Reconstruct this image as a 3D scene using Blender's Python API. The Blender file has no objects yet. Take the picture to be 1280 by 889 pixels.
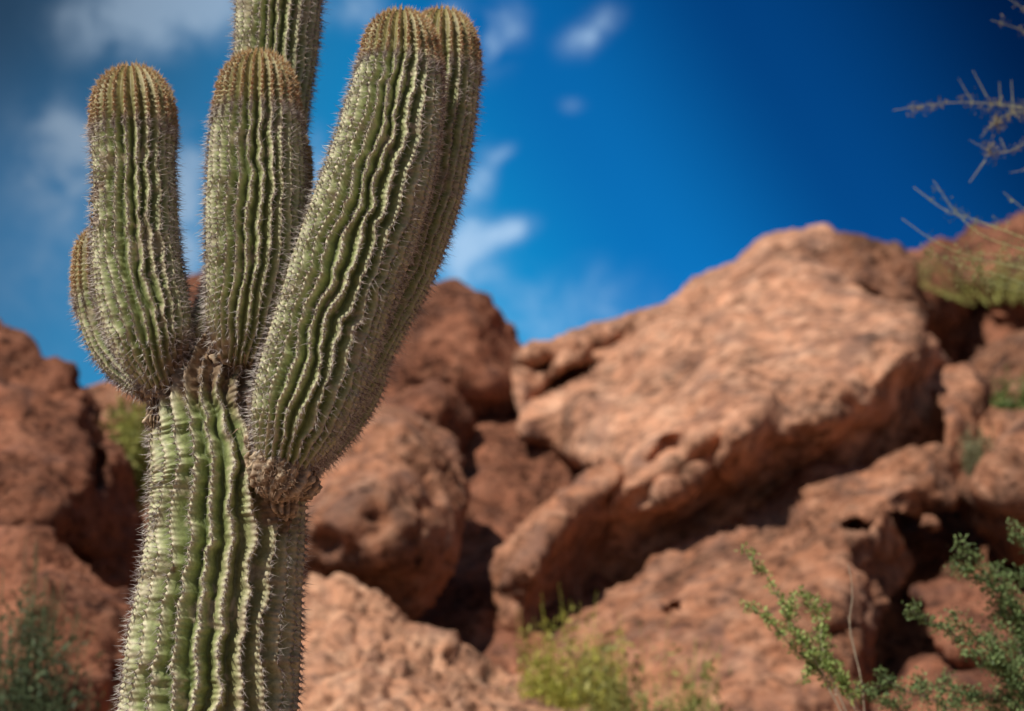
import bpy, math, random, time
import numpy as np
from mathutils import Vector
from mathutils.geometry import delaunay_2d_cdt

rng = np.random.default_rng(7)
random.seed(7)
scene = bpy.context.scene
col = scene.collection

# ------------------------------------------------------------------ camera
PITCH = math.radians(15.0)
F = 2388.0
CAM = np.array([0.0, 0.0, 1.6])
RT = np.array([1.0, 0, 0])
UP = np.array([0, -math.sin(PITCH), math.cos(PITCH)])
FW = np.array([0, math.cos(PITCH), math.sin(PITCH)])
cd = bpy.data.cameras.new('camera'); cam = bpy.data.objects.new('camera', cd); col.objects.link(cam)
cam.location = CAM; cam.rotation_euler = (math.pi/2+PITCH, 0, 0)
cd.sensor_width = 36.0; cd.lens = 36.0*F/1280.0
cd.clip_start = 0.05; cd.clip_end = 5000
scene.camera = cam

def PY(px, py, Y):
    """world points on the plane y=Y seen in direction (px,py)"""
    px = np.asarray(px, float); py = np.asarray(py, float); Y = np.asarray(Y, float)
    d = FW + ((px-640)/F)[..., None]*RT + ((444.5-py)/F)[..., None]*UP
    t = Y/d[..., 1]
    return CAM + d*t[..., None]
def mpp(py, Y):
    """metres per photo pixel at depth Y"""
    dy = math.cos(PITCH) - (444.5-py)/F*math.sin(PITCH)
    return Y/dy/F

cd.dof.use_dof = True
cd.dof.focus_distance = float(np.dot(PY(285., 520., 4.87)-CAM, FW))
cd.dof.aperture_fstop = 1.9
cd.dof.aperture_blades = 9

# ------------------------------------------------------------------ noise
_perm = rng.permutation(1024).astype(np.int64)
_grad = rng.normal(size=(1024, 3)); _grad /= np.linalg.norm(_grad, axis=1)[:, None]
_rnd = rng.random((1024, 3))
def _h(i, j, k):
    return _perm[(_perm[(_perm[i & 1023]+j) & 1023]+k) & 1023]
def perlin(p):
    p = np.asarray(p, float); i = np.floor(p).astype(np.int64); f = p-i
    u = f*f*f*(f*(f*6-15)+10); out = 0
    for dx in (0, 1):
        wx = u[:, 0] if dx else 1-u[:, 0]
        for dy in (0, 1):
            wy = u[:, 1] if dy else 1-u[:, 1]
            for dz in (0, 1):
                wz = u[:, 2] if dz else 1-u[:, 2]
                g = _grad[_h(i[:, 0]+dx, i[:, 1]+dy, i[:, 2]+dz)]
                out = out + wx*wy*wz*((f-np.array([dx, dy, dz]))*g).sum(1)
    return out*1.5
def fbm(p, octv=4, lac=2.03, gain=.5):
    s = 0; a = 1.0
    for o in range(octv):
        s = s + a*perlin(p*(lac**o)+o*17.3); a *= gain
    return s
def ridged(p, octv=3, lac=2.1, gain=.5):
    s = 0; a = 1.0
    for o in range(octv):
        s = s + a*(1-np.abs(perlin(p*(lac**o)+o*9.1))*2.0); a *= gain
    return s
def worley(p):
    i = np.floor(p).astype(np.int64); f1 = np.full(len(p), 9.0); f2 = f1.copy()
    for dx in (-1, 0, 1):
        for dy in (-1, 0, 1):
            for dz in (-1, 0, 1):
                c = i+np.array([dx, dy, dz])
                q = c+_rnd[_h(c[:, 0], c[:, 1], c[:, 2])]
                d = np.linalg.norm(q-p, axis=1)
                f2 = np.minimum(f2, np.maximum(d, f1)); f1 = np.minimum(f1, d)
    return f1, f2
def sstep(a, b, x):
    t = np.clip((x-a)/(b-a), 0, 1); return t*t*(3-2*t)

# ------------------------------------------------------------------ mesh helpers
def mesh_np(name, verts, polys, mats, colors=None, smooth=None, parent=None, matidx=None):
    """polys: list of integer arrays (n,3) or (n,4)"""
    me = bpy.data.meshes.new(name)
    verts = np.asarray(verts, np.float32)
    me.vertices.add(len(verts)); me.vertices.foreach_set('co', verts.ravel())
    loops = np.concatenate([p.ravel() for p in polys]).astype(np.int32)
    tot = np.concatenate([np.full(len(p), p.shape[1]) for p in polys]).astype(np.int32)
    start = np.concatenate([[0], np.cumsum(tot)[:-1]]).astype(np.int32)
    me.loops.add(len(loops)); me.loops.foreach_set('vertex_index', loops)
    me.polygons.add(len(tot)); me.polygons.foreach_set('loop_start', start)
    for m in mats: me.materials.append(m)
    sm = np.concatenate([np.full(len(p), (True if smooth is None else smooth[k])) for k, p in enumerate(polys)])
    me.polygons.foreach_set('use_smooth', sm)
    if matidx is not None:
        me.polygons.foreach_set('material_index', np.concatenate([np.full(len(p), matidx[k]) for k, p in enumerate(polys)]).astype(np.int32))
    me.update(calc_edges=True); me.validate()
    if colors is not None:
        ca = me.color_attributes.new('Col', 'FLOAT_COLOR', 'POINT')
        c4 = np.ones((len(verts), 4), np.float32); c4[:, :3] = colors
        ca.data.foreach_set('color', c4.ravel())
    o = bpy.data.objects.new(name, me); col.objects.link(o)
    if parent is not None: o.parent = parent
    return o
def tag(o, label=None, cat=None, group=None, kind=None):
    if label: o['label'] = label
    if cat: o['category'] = cat
    if group: o['group'] = group
    if kind: o['kind'] = kind
    return o
def empty(name, loc):
    o = bpy.data.objects.new(name, None); col.objects.link(o); o.location = loc
    o.empty_display_size = .2
    return o
def rebase(o, parent, loc):
    """child meshes are built in world coordinates; move them under their thing's base"""
    me = o.data; n = len(me.vertices); a = np.empty(n*3, np.float32)
    me.vertices.foreach_get('co', a); a = a.reshape(-1, 3)-np.asarray(loc, np.float32)
    me.vertices.foreach_set('co', a.ravel()); me.update(); o.parent = parent
    return o

# ------------------------------------------------------------------ materials
def new_mat(name):
    m = bpy.data.materials.new(name); m.use_nodes = True
    nt = m.node_tree; b = nt.nodes['Principled BSDF']
    return m, nt, b
def N(nt, typ, **kw):
    n = nt.nodes.new(typ)
    for k, v in kw.items():
        if k in n.inputs.keys(): n.inputs[k].default_value = v
        else: setattr(n, k, v)
    return n
def ramp(nt, fac, stops):
    r = nt.nodes.new('ShaderNodeValToRGB')
    el = r.color_ramp.elements
    while len(el) < len(stops): el.new(.5)
    for e, (p, c) in zip(el, stops):
        e.position = p; e.color = (*c, 1) if len(c) == 3 else c
    nt.links.new(fac, r.inputs[0]); return r
def mixc(nt, fac, a, b, mode='MIX'):
    n = nt.nodes.new('ShaderNodeMix'); n.data_type = 'RGBA'; n.blend_type = mode
    for sock, v in ((n.inputs[0], fac), (n.inputs[6], a), (n.inputs[7], b)):
        if hasattr(v, 'is_linked') or hasattr(v, 'links'): nt.links.new(v, sock)
        elif isinstance(v, (int, float)): sock.default_value = v
        else: sock.default_value = (*v, 1)
    return n.outputs[2]

def rock_material(name, base, light, dark, scale=1.0, bump=.5, ochre=.3):
    m, nt, b = new_mat(name)
    tc = N(nt, 'ShaderNodeTexCoord')
    n1 = N(nt, 'ShaderNodeTexNoise', Scale=2.0*scale, Detail=6.0, Roughness=.62, Distortion=.4)
    n2 = N(nt, 'ShaderNodeTexNoise', Scale=5.5*scale, Detail=8.0, Roughness=.6)
    n3 = N(nt, 'ShaderNodeTexNoise', Scale=9*scale, Detail=7.0, Roughness=.72)
    v1 = N(nt, 'ShaderNodeTexVoronoi', Scale=7*scale); v1.feature = 'F1'
    v2 = N(nt, 'ShaderNodeTexVoronoi', Scale=9*scale); v2.feature = 'F1'
    wp = N(nt, 'ShaderNodeVectorMath', operation='MULTIPLY_ADD')
    nt.links.new(n2.outputs['Color'], wp.inputs[0]); wp.inputs[1].default_value = (.22,)*3
    nt.links.new(tc.outputs['Object'], wp.inputs[2])
    for n in (n1, n2, n3): nt.links.new(tc.outputs['Object'], n.inputs['Vector'])
    for n in (v1, v2): nt.links.new(wp.outputs[0], n.inputs['Vector'])
    c = ramp(nt, n1.outputs[0], [(.30, dark), (.47, base), (.62, base), (.78, light)]).outputs[0]
    och = ramp(nt, n2.outputs[0], [(.45, (0, 0, 0)), (.75, (1, 1, 1))])
    mo = N(nt, 'ShaderNodeMath', operation='MULTIPLY'); nt.links.new(och.outputs[0], mo.inputs[0]); mo.inputs[1].default_value = ochre
    c = mixc(nt, mo.outputs[0], c, (light[0]*1.05, light[1]*1.15, light[2]*1.2))
    sp = ramp(nt, n3.outputs[0], [(.36, (.20, .17, .16)), (.47, (.85, .84, .84)), (.66, (1.35, 1.32, 1.3))]).outputs[0]
    c = mixc(nt, .85, c, sp, 'MULTIPLY')
    n4 = N(nt, 'ShaderNodeTexNoise', Scale=3.1*scale, Detail=5.0, Roughness=.6, Distortion=.8)
    mp = N(nt, 'ShaderNodeMapping'); mp.inputs['Scale'].default_value = (1, 1, .45); mp.inputs['Location'].default_value = (7, 3, 5)
    nt.links.new(tc.outputs['Object'], mp.inputs[0]); nt.links.new(mp.outputs[0], n4.inputs['Vector'])
    vm = ramp(nt, n4.outputs[0], [(.50, (0, 0, 0)), (.66, (.6, .6, .6))]).outputs[0]
    c = mixc(nt, vm, c, (dark[0]*.95, dark[1]*1.25, dark[2]*1.55))
    n5 = N(nt, 'ShaderNodeTexNoise', Scale=1.7*scale, Detail=3.0); nt.links.new(mp.outputs[0], n5.inputs['Vector'])
    pit = ramp(nt, v2.outputs['Distance'], [(.14, (.20, .15, .15)), (.38, (1, 1, 1))]).outputs[0]
    pf = N(nt, 'ShaderNodeMapRange'); nt.links.new(n5.outputs[0], pf.inputs[0]); pf.inputs[1].default_value = .38; pf.inputs[2].default_value = .62; pf.inputs[3].default_value = .15; pf.inputs[4].default_value = .9
    c = mixc(nt, pf.outputs[0], c, pit, 'MULTIPLY')
    nt.links.new(c, b.inputs['Base Color'])
    b.inputs['Roughness'].default_value = .92
    b.inputs['Specular IOR Level'].default_value = .15
    # bump from the three scales
    a1 = N(nt, 'ShaderNodeMath', operation='MULTIPLY_ADD'); nt.links.new(n3.outputs[0], a1.inputs[0]); a1.inputs[1].default_value = .35
    nt.links.new(n2.outputs[0], a1.inputs[2])
    pm = ramp(nt, v1.outputs['Distance'], [(.1, (0, 0, 0)), (.45, (1, 1, 1))]).outputs[0]
    a2 = N(nt, 'ShaderNodeMath', operation='MULTIPLY_ADD'); nt.links.new(pm, a2.inputs[0]); a2.inputs[1].default_value = .35
    nt.links.new(a1.outputs[0], a2.inputs[2])
    bp = N(nt, 'ShaderNodeBump', Distance=.14/scale)
    bs = N(nt, 'ShaderNodeMapRange'); nt.links.new(n5.outputs[0], bs.inputs[0]); bs.inputs[1].default_value = .35; bs.inputs[2].default_value = .65; bs.inputs[3].default_value = bump*.35; bs.inputs[4].default_value = bump*1.3
    nt.links.new(bs.outputs[0], bp.inputs['Strength'])
    nt.links.new(a2.outputs[0], bp.inputs['Height']); nt.links.new(bp.outputs[0], b.inputs['Normal'])
    return m

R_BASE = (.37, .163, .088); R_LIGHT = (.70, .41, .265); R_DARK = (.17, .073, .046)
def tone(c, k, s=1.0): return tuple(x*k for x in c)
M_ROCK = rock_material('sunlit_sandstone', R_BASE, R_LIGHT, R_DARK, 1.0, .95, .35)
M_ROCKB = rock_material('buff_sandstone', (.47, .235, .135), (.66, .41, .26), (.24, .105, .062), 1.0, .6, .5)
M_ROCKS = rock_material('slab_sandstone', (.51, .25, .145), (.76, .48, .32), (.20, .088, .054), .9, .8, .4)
M_ROCKD = rock_material('shaded_sandstone', tone(R_BASE, .62), tone(R_LIGHT, .6), tone(R_DARK, .6), 1.2, .8, .3)  # darkened copy of the sunlit stone, shade painted into its colour
M_ROCKR = rock_material('red_sandstone', (.28, .110, .060), (.46, .22, .13), (.105, .043, .028), 1.0, 1.0, .25)  # red stone, also darkened to stand in for vignetting at the left
M_GROUND = rock_material('desert_soil', (.36, .21, .14), (.50, .33, .24), (.22, .12, .08), 1.0, .6, .3)

def attr_mat(name, rough=.6, spec=.3, noise_scale=60, contrast=.35, bump=.0, trans=0.0):
    m, nt, b = new_mat(name)
    at = N(nt, 'ShaderNodeAttribute'); at.attribute_name = 'Col'
    tc = N(nt, 'ShaderNodeTexCoord')
    n1 = N(nt, 'ShaderNodeTexNoise', Scale=float(noise_scale), Detail=5.0, Roughness=.65)
    nt.links.new(tc.outputs['Object'], n1.inputs['Vector'])
    r = ramp(nt, n1.outputs[0], [(.25, (1-contrast,)*3), (.75, (1+contrast,)*3)])
    c = mixc(nt, 1.0, at.outputs['Color'], r.outputs[0], 'MULTIPLY')
    nt.links.new(c, b.inputs['Base Color'])
    b.inputs['Roughness'].default_value = rough; b.inputs['Specular IOR Level'].default_value = spec
    if bump:
        bp = N(nt, 'ShaderNodeBump', Strength=bump, Distance=.004)
        nt.links.new(n1.outputs[0], bp.inputs['Height']); nt.links.new(bp.outputs[0], b.inputs['Normal'])
    if trans:
        t = N(nt, 'ShaderNodeBsdfTranslucent'); nt.links.new(c, t.inputs['Color'])
        mx = N(nt, 'ShaderNodeMixShader'); mx.inputs[0].default_value = trans
        nt.links.new(b.outputs[0], mx.inputs[1]); nt.links.new(t.outputs[0], mx.inputs[2])
        nt.links.new(mx.outputs[0], nt.nodes['Material Output'].inputs['Surface'])
    return m
M_SKIN = attr_mat('cactus_skin', .55, .35, 70, .38, .5)
M_SPINE = attr_mat('cactus_spines', .5, .3, 90, .2, 0)
M_LEAF = attr_mat('shrub_leaves', .6, .3, 30, .3, 0, .25)
M_TWIG = attr_mat('shrub_bark', .8, .2, 60, .3, 0)

# ------------------------------------------------------------------ spline
def catmull(pts, n):
    """resample control rows (k,m) at n points, uniform in arc length of first 3 columns"""
    P = np.asarray(pts, float)
    P = np.vstack([2*P[0]-P[1], P, 2*P[-1]-P[-2]])
    out = []
    for i in range(1, len(P)-2):
        t = np.linspace(0, 1, 40, endpoint=False)[:, None]
        p0, p1, p2, p3 = P[i-1], P[i], P[i+1], P[i+2]
        out.append(.5*((2*p1)+(-p0+p2)*t+(2*p0-5*p1+4*p2-p3)*t*t+(-p0+3*p1-3*p2+p3)*t**3))
    out.append(P[-2][None]); Q = np.vstack(out)
    s = np.concatenate([[0], np.cumsum(np.linalg.norm(np.diff(Q[:, :3], axis=0), axis=1))])
    u = np.linspace(0, s[-1], n)
    return np.stack([np.interp(u, s, Q[:, k]) for k in range(Q.shape[1])], 1), u

# ------------------------------------------------------------------ saguaro
CORK_SHADE_SPOTS = []      # (world point, radius) of the woody arm sockets, scabs and painted trunk shade
class Limb:
    """ribbed column along a path. path rows: px, py, Y, radius(px), from tip down to base"""
    def __init__(s, path, ribs, seed, wav=.35, tip_px=70, tipflat=1.0, depth=.17, pleat=1.0, extra=None, areole=.0155, domed=True, ang0=0.0, basefade=True):
        rows = []
        path = list(path)
        if domed: path[0] = (path[0][0], path[0][1]+.12*path[0][3], *path[0][2:]); tipflat = 1.12
        for (px, py, Y, r) in path:
            p = PY(px, py, Y); rows.append([*p, r*mpp(py, Y)])
        if extra is not None: rows += extra            # extra world rows (x,y,z,r)
        A, u = catmull(rows, 400)
        s.ribs, s.seed, s.wav, s.depth, s.pl, s.areole = ribs, seed, wav, depth, pleat, areole
        s.C = A[:, :3]; s.u = u; s.L = u[-1]; s.R = np.maximum(A[:, 3], .004)
        T = np.gradient(s.C, u, axis=0); T /= np.linalg.norm(T, axis=1)[:, None]
        s.T = T
        # parallel transported frame, reference pointing at -Y (towards the viewer)
        B = np.zeros_like(T); ref = np.array([0, -1.0, 0]); ref = ref-T[0]*ref.dot(T[0]); B[0] = ref/np.linalg.norm(ref)
        for i in range(1, len(T)):
            v = B[i-1]-T[i]*B[i-1].dot(T[i]); B[i] = v/np.linalg.norm(v)
        s.B = B; s.N2 = np.cross(T, B)
        s.tiplen = tip_px*mpp(200, 5.0); s.flat = tipflat
        s.r0 = s.R[0]; s.domed = domed; s.ang0 = ang0; s.basefade = basefade
        s.dome = s.r0*s.flat if domed else 0.0
        s.total = s.L+s.dome
    def frame(s, w):
        """w: distance along limb measured from the very top of the dome"""
        x = np.clip(w-s.dome, 0, s.L)
        f = lambda a: np.stack([np.interp(x, s.u, a[:, k]) for k in range(3)], -1)
        C = f(s.C); T = f(s.T); B = f(s.B); N2 = f(s.N2)
        R = np.interp(x, s.u, s.R)
        over = np.clip(s.dome-w, 0, None)
        C = C-T*over[..., None]
        if s.domed:
            R = R*np.sqrt(np.clip(1-(over/s.dome)**1.8, 0.0, 1))
        return C, T, B, N2, R
    def warp(s, v, w):
        ph = np.stack([np.cos(v)*1.1+s.seed*3.7, np.sin(v)*1.1+s.seed, w*9.0], -1)
        hi = np.stack([np.cos(v)*2.4+s.seed*1.7, np.sin(v)*2.4-s.seed, w*27.0], -1)
        k = sstep(s.tiplen*.7, s.tiplen*1.5, w)
        sp = 2*math.pi/s.ribs
        return sp*s.wav*k*(perlin(ph)*1.3+perlin(hi)*.75)
    def surf(s, v, w):
        """v,w flat arrays -> points, crest factor, helpers"""
        C, T, B, N2, R = s.frame(w)
        a = v+s.warp(v, w)+s.ang0
        rd = B*np.cos(a)[:, None]+N2*np.sin(a)[:, None]
        ph = s.ribs*v/(2*math.pi); t = np.abs(2*(ph-np.round(ph)))
        kid = np.round(ph) % s.ribs
        h = 1-np.sqrt(t*t+.012)+.1
        h = np.clip(h, 0, 1)
        h = h**1.22
        young = 1-sstep(s.tiplen*.8, s.tiplen*1.15, w)
        # rib depth: shallower on the young tip, fading at the socket
        dep = s.depth*(.55+.45*(1-young))*(1+.22*perlin(np.stack([v*2+s.seed, w*8, v*0+3.3], -1)))
        if s.basefade: dep = dep*(.25+.75*sstep(0, .10, s.total-w))
        # areole beads, spaced along every crest with its own offset
        off = (kid*0.618+s.seed*.37) % 1
        bead = np.cos(2*math.pi*(w/s.areole+off))
        crest = np.exp(-(t/.33)**2)
        r = R*(1-dep*(1-h))
        amp = (.010+.030*young)
        r = r+R*amp*crest*bead*sstep(0, .02, w)
        # pleats: transverse folds running down from crest into the valley
        pm = sstep(-.15, .45, perlin(np.stack([np.cos(v)*1.7+s.seed*5, np.sin(v)*1.7, w*6.5], -1)))
        fl = np.exp(-((t-.52)/.28)**2)
        wv = w+.022*perlin(np.stack([v*9, w*14, v*0+s.seed], -1))
        r = r+R*.017*s.pl*(1-young)*fl*(.05+1.1*pm)*np.sin(2*math.pi*(wv/(s.areole*1.25)+off+.35*t))
        lump = perlin(np.stack([np.cos(v)*2+s.seed, np.sin(v)*2, w*7], -1))
        r = r*(1+.022*lump)*(1-.045*np.exp(-((w-s.tiplen)/.0045)**2)*(1 if s.domed else 0))
        P = C+rd*r[:, None]
        # woody sockets: a lumpy corky skin near the arm joints, its broad patches doubling as painted shade
        cork_shade = np.zeros(len(w))
        for (jp, jr) in CORK_SHADE_SPOTS:
            d = np.linalg.norm(P-jp, axis=1)+.02*perlin(P*28)
            cork_shade = np.maximum(cork_shade, 1-sstep(jr*.45, jr, d))
        if s.basefade: cork_shade = np.maximum(cork_shade, 1-sstep(.02, .085, s.total-w+.03*perlin(P*30)))
        P = P+rd*(cork_shade*(.013*fbm(P*40, 3)+.005*perlin(P*120)))[:, None]
        return P, rd, T, R, t, kid, young, cork_shade, crest, bead
    def build(s, name, rows_per_m=420, vr=9, spines=True, spine_until=None, dens=1.0):
        nv = s.ribs*vr; v = np.arange(nv)*2*math.pi/nv
        nd = 26
        w1 = s.dome*(1-np.cos(np.linspace(0.0, math.pi/2, nd, endpoint=False))) if s.domed else np.array([])
        nw = int(s.L*rows_per_m)
        w2 = s.dome+np.linspace(0, s.L, nw)
        w = np.concatenate([w1+1e-5, w2]); nr = len(w)
        VV, WW = np.meshgrid(v, w); vf, wf = VV.ravel(), WW.ravel()
        P, rd, T, R, t, kid, young, cork_shade, crest, bead = s.surf(vf, wf)
        i = np.arange(nr-1)[:, None]*nv; j = np.arange(nv)[None]; j2 = (j+1) % nv
        quads = np.stack([i+j, i+j2, i+nv+j2, i+nv+j], -1).reshape(-1, 4)
        # close the base
        c0 = len(P); P = np.vstack([P, s.frame(np.array([s.total]))[0]])
        jj = np.arange(nv); base = (nr-1)*nv
        tris = np.stack([base+jj, base+(jj+1) % nv, np.full(nv, c0)], -1)
        # ---- colour
        w_ = wf
        Pn = P[:-1]
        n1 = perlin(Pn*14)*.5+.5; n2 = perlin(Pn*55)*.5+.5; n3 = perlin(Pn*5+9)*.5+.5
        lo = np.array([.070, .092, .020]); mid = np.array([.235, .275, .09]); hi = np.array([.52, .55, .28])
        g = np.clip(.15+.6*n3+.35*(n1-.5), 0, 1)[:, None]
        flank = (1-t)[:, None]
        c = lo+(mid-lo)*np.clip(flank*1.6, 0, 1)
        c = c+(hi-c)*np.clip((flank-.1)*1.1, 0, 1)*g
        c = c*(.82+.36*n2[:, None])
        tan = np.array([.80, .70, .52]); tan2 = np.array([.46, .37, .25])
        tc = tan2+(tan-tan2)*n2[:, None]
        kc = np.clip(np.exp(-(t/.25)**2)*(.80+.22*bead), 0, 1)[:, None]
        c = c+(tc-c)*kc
        # old scabby patches
        scab = (sstep(.60, .68, n1*.65+n2*.35)*(1-young))[:, None]
        c = c+(np.array([.36, .29, .20])*(.5+n2[:, None])-c)*scab*.7
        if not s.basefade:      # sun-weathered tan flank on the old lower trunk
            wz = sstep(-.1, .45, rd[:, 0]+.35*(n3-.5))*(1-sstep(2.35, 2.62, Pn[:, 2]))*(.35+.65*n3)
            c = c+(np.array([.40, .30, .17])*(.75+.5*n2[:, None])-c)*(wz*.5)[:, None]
        yc = np.array([.20, .15, .045])*(.75+.5*n2[:, None]); yt = np.array([.44, .33, .15])
        yc = yc+(yt-yc)*kc
        yg = (1-sstep(s.tiplen*.35, s.tiplen*1.3, w_[:len(young)]))*.45+young*.35
        c = c+(yc-c)*yg[:, None]
        br = np.array([.20, .130, .075])*(.30+1.3*n2[:, None])+np.array([.24, .20, .15])*sstep(.5, .75, n1)[:, None]
        c = c+(br-c)*np.clip(cork_shade*1.1, 0, 1)[:, None]
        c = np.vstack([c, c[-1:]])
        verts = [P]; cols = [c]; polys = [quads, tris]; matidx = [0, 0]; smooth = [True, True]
        if spines:
            sv, sf, sc, pv, pf, pc = s.spines(spine_until, dens)
            o0 = len(P)
            verts += [pv, sv]; cols += [pc, sc]
            polys += [pf+o0, sf+o0+len(pv)]; matidx += [1, 1]; smooth += [True, False]
        return mesh_np(name, np.vstack(verts), polys, [M_SKIN, M_SPINE], np.vstack(cols), smooth, None, matidx)
    def spines(s, until, dens):
        vs, ws = [], []
        end = s.total-.012 if until is None else until
        for k in range(s.ribs):
            off = (k*0.618+s.seed*.37) % 1
            n0 = 0
            w = (np.arange(1, int(end/s.areole)+2)-off)*s.areole
            w = w[(w > .006) & (w < end)]
            # extra areoles between on the crowded tip
            we = w[(w < s.tiplen*1.15)]
            w = np.concatenate([w, we+s.areole*.25, we+s.areole*.5, we+s.areole*.75])
            w = w+rng.normal(0, s.areole*.07, len(w))
            w = np.clip(w, .004, end)
            vs.append(np.full(len(w), k*2*math.pi/s.ribs)); ws.append(w)
        v = np.concatenate(vs); w = np.concatenate(ws)
        P, rd, T, R, t, kid, young, cork_shade, crest, bead = s.surf(v, w)
        e = 2e-3
        P2 = s.surf(v, w+e)[0]; P3 = s.surf(v+.02, w)[0]
        Tt = P2-P; Tt /= np.linalg.norm(Tt, axis=1)[:, None]+1e-12
        # crest direction + outward
        n = rd-Tt*(rd*Tt).sum(1)[:, None]
        over = np.clip((s.dome-w)/max(s.dome, 1e-6), 0, 1)[:, None]
        n = n*(1-over**2)+(-T)*over**2; n /= np.linalg.norm(n, axis=1)[:, None]
        Sd = np.cross(Tt, n); Sd /= np.linalg.norm(Sd, axis=1)[:, None]+1e-12
        nA = len(v)
        # felt pads (octahedra)
        pr = (.0023+.0014*rng.random(nA))[:, None]*(1+.25*young[:, None])
        base = P+n*.0006
        pads = np.stack([base+Tt*pr*1.15, base+Sd*pr*.8, base-Tt*pr*1.15, base-Sd*pr*.8, base+n*pr*.85, base-n*pr*.6], 1)
        pf = np.array([[0, 1, 4], [1, 2, 4], [2, 3, 4], [3, 0, 4], [1, 0, 5], [2, 1, 5], [3, 2, 5], [0, 3, 5]])
        pf = (np.arange(nA)[:, None, None]*6+pf[None]).reshape(-1, 3)
        pcol = np.array([.46, .39, .30])*(.55+.75*rng.random((nA, 1)))
        pcol = pcol+(np.array([.46, .36, .19])-pcol)*(young[:, None]*.7)
        pcol = np.repeat(pcol, 6, 0)
        # spines
        K = 17
        keep_p = np.where(young[:, None] > .5, .95, .88)*dens
        D = []; Ln = []; O = []; CC = []; Wd = []; bare = (perlin(P*16)+.35*rng.normal(0, 1, nA) > -.2)*1.0
        for q in range(K):
            central = q < 4
            th = 2*math.pi*(q/ (K-4))+rng.normal(0, .35, nA)
            if central:
                th = rng.uniform(0, 2*math.pi, nA); tilt = rng.uniform(.05, .75, nA)
                ln = rng.uniform(.012, .030, nA)*np.where(rng.random(nA) < .2, 1.35, 1)
            else:
                tilt = rng.uniform(.75, 1.35, nA); ln = rng.uniform(.007, .0165, nA)
            # spines on the young tip stand more upright and shorter
            tilt = tilt*(1-.30*young); ln = ln*(1-.36*young)
            d = n*np.cos(tilt)[:, None]+(Tt*np.cos(th)[:, None]+Sd*np.sin(th)[:, None])*np.sin(tilt)[:, None]
            d = d+np.array([0, 0, -.10])*(1-young)[:, None]
            d /= np.linalg.norm(d, axis=1)[:, None]
            ok = (rng.random(nA) < keep_p[:, 0]*np.where(young > .5, 1, .62+.38*np.round(bare)))
            grey = np.array([.56, .48, .45]); dk = np.array([.18, .115, .11]); pale = np.array([.80, .73, .62])
            u = rng.random((nA, 1))
            cc = np.where(u < .30, dk, np.where(u < .70, grey, pale))*rng.uniform(.75, 1.2, (nA, 1))
            gold = np.array([.66, .44, .19]); red = np.array([.40, .16, .09]); wh = np.array([.82, .66, .44])
            u = rng.random((nA, 1))
            # reddish on the flanks of the tip, pale gold on the crown
            topness = np.clip(1-w/(s.tiplen*.6), 0, 1)[:, None]
            yy = np.where(u < .38-.3*topness, red, np.where(u < .8, gold, wh))
            cc = cc+(yy-cc)*np.clip(young[:, None]*1.0, 0, 1)
            D.append(d[ok]); Ln.append(ln[ok]); O.append(base[ok]); CC.append(cc[ok]); Wd.append(np.full(ok.sum(), .00085 if central else .00062))
        D = np.vstack(D); Ln = np.concatenate(Ln)[:, None]; O = np.vstack(O); CC = np.vstack(CC); Wd = np.concatenate(Wd)[:, None]
        a = np.cross(D, np.array([.3, .5, .81])); a /= np.linalg.norm(a, axis=1)[:, None]; b = np.cross(D, a)
        p0 = O+a*Wd; p1 = O+(-.5*a+.866*b)*Wd; p2 = O+(-.5*a-.866*b)*Wd; tp = O+D*Ln
        V = np.stack([p0, p1, p2, tp], 1).reshape(-1, 3)
        f = np.array([[0, 1, 3], [1, 2, 3], [2, 0, 3]])
        Fc = (np.arange(len(D))[:, None, None]*4+f[None]).reshape(-1, 3)
        cv = np.repeat(CC, 4, 0); cv[0::4] *= .8; cv[1::4] *= .8; cv[2::4] *= .8
        return V, Fc, cv, pads.reshape(-1, 3), pf, pcol

# sockets of the arms on the trunk
for (px, py, Y, r) in [(352, 603, 4.85, .105), (365, 655, 4.90, .05), (207, 492, 4.94, .075), (190, 505, 5.0, .06), (300, 455, 4.92, .085),
                       (245, 470, 4.95, .06), (385, 590, 5.04, .08), (205, 540, 4.93, .03)]:
    CORK_SHADE_SPOTS.append((PY(px, py, Y), r))
CORK_SHADE_SPOTS += [(PY(126., 238., 4.86), .045), (PY(122., 275., 4.86), .03), (PY(330., 690., 4.82), .022), (PY(222., 715., 4.82), .018), (PY(285., 180., 4.78), .018), (PY(440., 150., 4.75), .016), (PY(255., 462., 4.90), .15), (PY(318., 490., 4.90), .12), (PY(196., 520., 4.95), .07), (PY(340., 640., 4.86), .055)]  # scabs; the two broad patches also paint arm shade on the upper trunk

b0 = PY(262., 889., 5.0)
trunk_root = (b0[0]-.035, 5.0, 0.0)
saguaro = empty('saguaro_cactus', trunk_root)
tag(saguaro, 'tall green ribbed saguaro with a cluster of upright spiny arms standing before the red rocks', 'cactus')
trunk = Limb([(352, -150, 5.10, 40), (351, -110, 5.10, 50), (350, -30, 5.10, 53), (346, 50, 5.10, 52), (340, 105, 5.09, 50), (334, 160, 5.09, 49), (328, 250, 5.08, 48), (318, 340, 5.06, 51),
              (300, 400, 5.04, 57), (283, 450, 5.02, 66), (270, 495, 5.0, 78), (275, 545, 5.0, 88), (284, 595, 5.0, 96), (285, 640, 5.0, 98), (281, 700, 5.0, 100), (270, 790, 5.0, 107), (262, 880, 5.0, 112)],
             24, 1.0, wav=.30, tip_px=150, depth=.23, pleat=1.2, areole=.0165, basefade=False, ang0=.07,
             extra=[[b0[0]-.02, 5.0, 1.6, .238], [b0[0]-.03, 5.0, 1.0, .235], [b0[0]-.035, 5.0, .4, .215], [b0[0]-.035, 5.0, -.08, .20]])
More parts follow.
